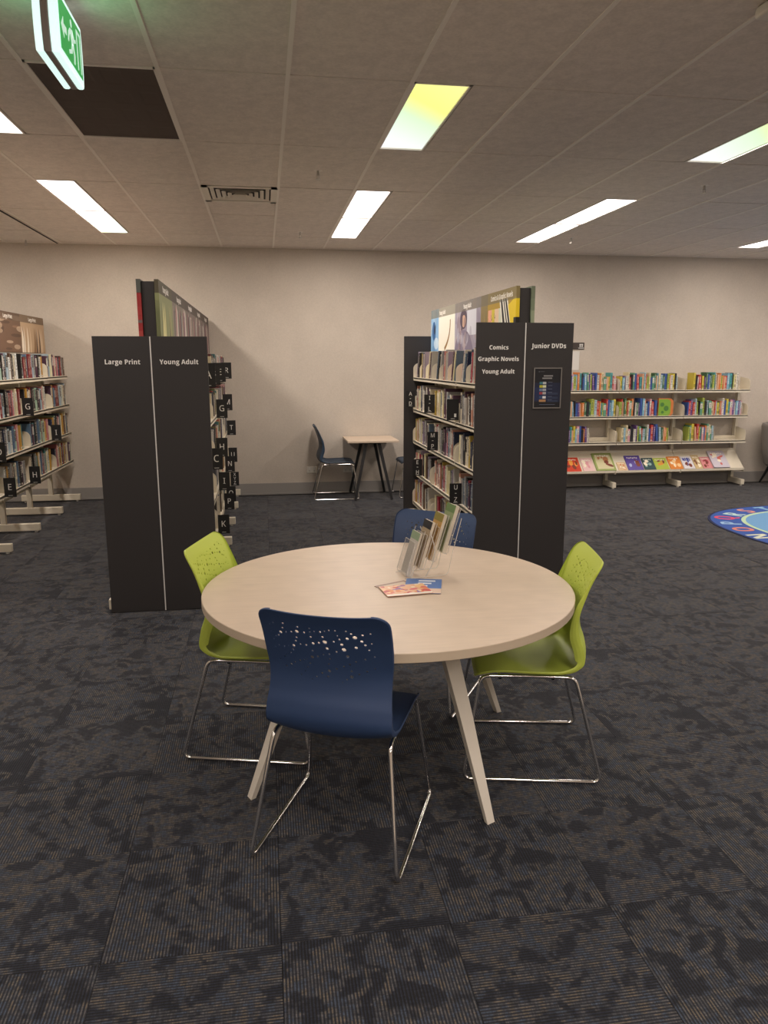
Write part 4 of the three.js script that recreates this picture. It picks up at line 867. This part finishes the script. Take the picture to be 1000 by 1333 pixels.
// ------------------------------------------------------------------ brochure stand and leaflets on the round table
{
  const f = new THREE.Vector2(-0.985, 0.17), turn = Math.atan2(f.x, f.y);                 // local +z looks along f
  const base = [0.672, 0.745, -3.145], lean = 0.30, W = 0.115;
  const t = thing('brochure_stand', 'clear acrylic tiered brochure stand on the round table', 'brochure stand', base, turn);
  const A = (g) => g;
  const edgeMat = new THREE.MeshPhysicalMaterial({ color: 0xf4f2ee, roughness: 0.25, transmission: 0.55, thickness: 0 });
  for (const s of [-1, 1]) {
    obj('side_rail', tube([[s * W / 2, 0.003, 0.115], [s * W / 2, 0.003, -0.085], [s * W / 2, 0.10, -0.105], [s * W / 2, 0.25, -0.145]], 0.0018, 0.02, 30, 6), edgeMat, t);
    obj('side_bow', tube([[s * W / 2, 0.003, 0.02], [s * W / 2, 0.09, -0.035], [s * W / 2, 0.20, 0.0]], 0.0024, 0.07, 24, 6), edgeMat, t);
  }
  const words = ['pale grey', 'black-topped tan', 'orange and green', 'green and cream'];
  const cols = [[0.55, 0.53, 0.5], [0.40, 0.31, 0.20], [0.55, 0.33, 0.10], [0.30, 0.36, 0.18]];
  for (let i = 0; i < 4; i++) {
    const z = 0.085 - i * 0.055, y = 0.004 + i * 0.030;
    const tilt = (g) => g.rotateX(-lean).translate(0, y, z);
    const k = obj('pocket', merge([tilt(box(W, 0.15, 0.002, 0, 0.075, 0.028)), tilt(box(W, 0.21, 0.002, 0, 0.105, 0.0)), tilt(box(0.002, 0.15, 0.028, -W / 2, 0.075, 0.014)), tilt(box(0.002, 0.15, 0.028, W / 2, 0.075, 0.014)), tilt(box(W, 0.002, 0.028, 0, 0.001, 0.014))]), M.acrylic, t);
    for (const s of [-1, 1]) obj('pocket_edge', tilt(tube([[s * W / 2, 0.21, 0.0], [s * W / 2, 0.002, 0.0], [s * W / 2, 0.002, 0.028], [s * W / 2, 0.15, 0.028]], 0.0013, 0.006, 30, 5)), edgeMat, k);
    obj('pocket_brim', tilt(box(W, 0.002, 0.0026, 0, 0.15, 0.028)), edgeMat, k);
    const h = [0.19, 0.205, 0.205, 0.21][i], th = [0.008, 0.012, 0.014, 0.016][i];
    const s = thing('brochure_bundle', 'bundle of ' + words[i] + ' brochures in tier ' + ['one', 'two', 'three', 'four'][i] + ' of the clear stand', 'brochures', base, turn, 'brochures in the stand');
    s.userData.label = 'bundle of ' + words[i] + ' brochures standing in the clear stand';
    obj('sheets', tilt(box(0.092, h, th, 0, h / 2 + 0.003, 0.003 + th / 2)), std(lin(0.62, 0.57, 0.48), 0.7), s);
    obj('cover', tilt(box(0.093, h, 0.001, 0, h / 2 + 0.003, 0.004 + th)), std(lin(...cols[i]), 0.4), s);
    obj('title_band', tilt(box(0.093, 0.035, 0.0006, 0, h - 0.014, 0.0049 + th)), std(i === 1 ? lin(0.02, 0.02, 0.025) : lin(cols[i][0] * 0.5, cols[i][1] * 0.7, cols[i][2] * 0.5), 0.4), s);
  }
  const flat = (label, x, z, w, d, turn2, y, draw) => {
    const map = canvasTexture(256, 192, draw), m = obj('leaflet', new THREE.BoxGeometry(w, 0.002, d), std(0xffffff, 0.35, { map }));
    m.position.set(x, 0.745 + y, z); m.rotation.y = turn2;
    tag(m, label, 'leaflet', 'leaflets on the round table');
  };
  const sp = (c, cols2, n) => { for (let i = 0; i < n; i++) { c.fillStyle = cols2[i % cols2.length]; c.beginPath(); c.ellipse(rnd() * 256, rnd() * 192, 8 + rnd() * 26, 6 + rnd() * 20, rnd() * 3, 0, 7); c.fill(); } };
  flat('brown-edged leaflet beneath the floral one on the round table', 0.515, -2.975, 0.15, 0.10, 0.45, 0.0012, (c) => { c.fillStyle = '#8d6a58'; c.fillRect(0, 0, 256, 192); c.fillStyle = '#c9b59c'; c.fillRect(20, 30, 216, 132); });
  flat('blue leaflet with white lettering beneath the floral one', 0.625, -2.955, 0.15, 0.20, -0.25, 0.0034, (c) => { c.fillStyle = '#4f78b8'; c.fillRect(0, 0, 256, 192); c.fillStyle = '#e8eef6'; for (let i = 0; i < 3; i++) c.fillRect(90, 20 + i * 34, 120 - i * 26, 18); c.fillStyle = '#e3c9b4'; c.fillRect(0, 130, 256, 62); });
  flat('pink and orange floral leaflet on top of the pile on the table', 0.542, -2.905, 0.19, 0.135, 0.12, 0.0056, (c) => { c.fillStyle = '#e6b48e'; c.fillRect(0, 0, 256, 192); sp(c, ['#d9656a', '#efc38a', '#c9484f', '#f3dfc6', '#e08a52', '#8f6aa5'], 46); c.fillStyle = '#f3ece2'; c.fillRect(0, 164, 256, 28); });
}

// ------------------------------------------------------------------ alphabet rug
{
  const cx = 6.11, cz = -6.6, n = 2.6;
  const outline = (a, b, k = 96) => { const s = new THREE.Shape(); for (let i = 0; i < k; i++) { const t = i / k * Math.PI * 2, c = Math.cos(t), q = Math.sin(t); const x = a * Math.sign(c) * Math.abs(c) ** (2 / n), y = b * Math.sign(q) * Math.abs(q) ** (2 / n); i ? s.lineTo(x, y) : s.moveTo(x, y); } s.closePath(); return s; };
  const slab = (a, b, y0, y1) => new THREE.ExtrudeGeometry(outline(a, b), { depth: y1 - y0, bevelEnabled: false }).rotateX(-Math.PI / 2).translate(0, y0, 0);
  const t = thing('alphabet_rug', 'blue rounded rug with coloured alphabet letters around its border', 'rug', [cx, 0, cz]);
  const pile = (r, g, b) => std(lin(r, g, b), 0.95, { bumpMap: plasterBump, bumpScale: 0.001 });
  obj('binding', slab(1.60, 1.30, 0.0005, 0.007), pile(0.012, 0.02, 0.07), t);
  obj('border', slab(1.575, 1.275, 0.001, 0.009), pile(0.03, 0.085, 0.34), t);
  obj('ring', slab(1.285, 1.015, 0.002, 0.0096), pile(0.45, 0.62, 0.40), t);
  obj('field', slab(1.245, 0.975, 0.003, 0.0102), pile(0.14, 0.32, 0.56), t);
  obj('green_patch', new THREE.CylinderGeometry(0.22, 0.22, 0.002, 24).scale(1.2, 1, 0.8).translate(-0.62, 0.0106, -0.32), pile(0.08, 0.32, 0.12), t);
  obj('green_patch', new THREE.CylinderGeometry(0.14, 0.14, 0.002, 24).scale(1.3, 1, 0.7).translate(-0.52, 0.0116, -0.34), pile(0.25, 0.50, 0.30), t);
  obj('white_patch', rbox(0.34, 0.002, 0.10, 0.0009, -0.55, 0.0108, 0.08).rotateY(0.1), pile(0.6, 0.6, 0.5), t);
  const L = [['M', 4.62, -6.02, [0.6, 0.06, 0.05]], ['N', 4.66, -6.45, [0.62, 0.66, 0.5]], ['O', 4.69, -6.76, [0.62, 0.22, 0.16]], ['P', 4.74, -7.05, [0.28, 0.45, 0.66]], ['Q', 4.86, -7.30, [0.60, 0.07, 0.14]], ['R', 5.06, -7.47, [0.45, 0.62, 0.62]], ['S', 5.30, -7.62, [0.64, 0.28, 0.20]], ['T', 5.58, -7.70, [0.26, 0.50, 0.68]], ['U', 5.86, -7.735, [0.6, 0.10, 0.10]], ['V', 6.16, -7.735, [0.62, 0.66, 0.5]], ['W', 6.5, -7.72, [0.28, 0.45, 0.66]]];
  for (const [ch, x, z, col] of L) {
    const g = text(ch, 0.20, font, 0.0016, 4).rotateX(-Math.PI / 2);
    const l = obj('letter', g, pile(...col), t);
    l.position.set(x - cx, 0.0092, z - cz);
    const nx = Math.sign(x - cx) * Math.abs((x - cx) / 1.45) ** (n - 1) / 1.45, nz = Math.sign(z - cz) * Math.abs((z - cz) / 1.15) ** (n - 1) / 1.15;
    l.rotation.y = Math.atan2(-nx, -nz);
    l.userData.label = 'letter ' + ch;
  }
}

// ------------------------------------------------------------------ tub chair at the wall
{
  const t = thing('tub_chair', 'grey upholstered tub chair with black splayed legs beside the junior shelving', 'armchair', [6.96, 0, -9.19], -0.3);
  const back = new THREE.LatheGeometry([[0.25, 0.27], [0.31, 0.30], [0.355, 0.55], [0.375, 0.80], [0.366, 0.835], [0.345, 0.84], [0.325, 0.82], [0.305, 0.56], [0.27, 0.34], [0.25, 0.27]].map(([a, b]) => new THREE.Vector2(a, b)), 40, Math.PI * 0.32, Math.PI * 1.36);
  obj('back', back, M.fabric, t);
  obj('seat', new THREE.LatheGeometry([[0, 0.26], [0.28, 0.27], [0.29, 0.40], [0.27, 0.44], [0, 0.45]].map(([a, b]) => new THREE.Vector2(a, b)), 32), M.fabric, t);
  for (const [sx, sz] of [[-1, 1], [1, 1], [-1, -1], [1, -1]]) {
    const a = new THREE.Vector3(sx * 0.17, 0.28, sz * 0.17), b = new THREE.Vector3(sx * 0.27, 0, sz * 0.25), d = b.clone().sub(a), l = d.length();
    const g = new THREE.CylinderGeometry(0.022, 0.012, l, 10); g.applyQuaternion(new THREE.Quaternion().setFromUnitVectors(new THREE.Vector3(0, -1, 0), d.normalize())); g.translate((a.x + b.x) / 2, 0.14, (a.z + b.z) / 2);
    obj('leg', g, M.blackMetal, t);
  }
}
renderer.render(scene, camera);
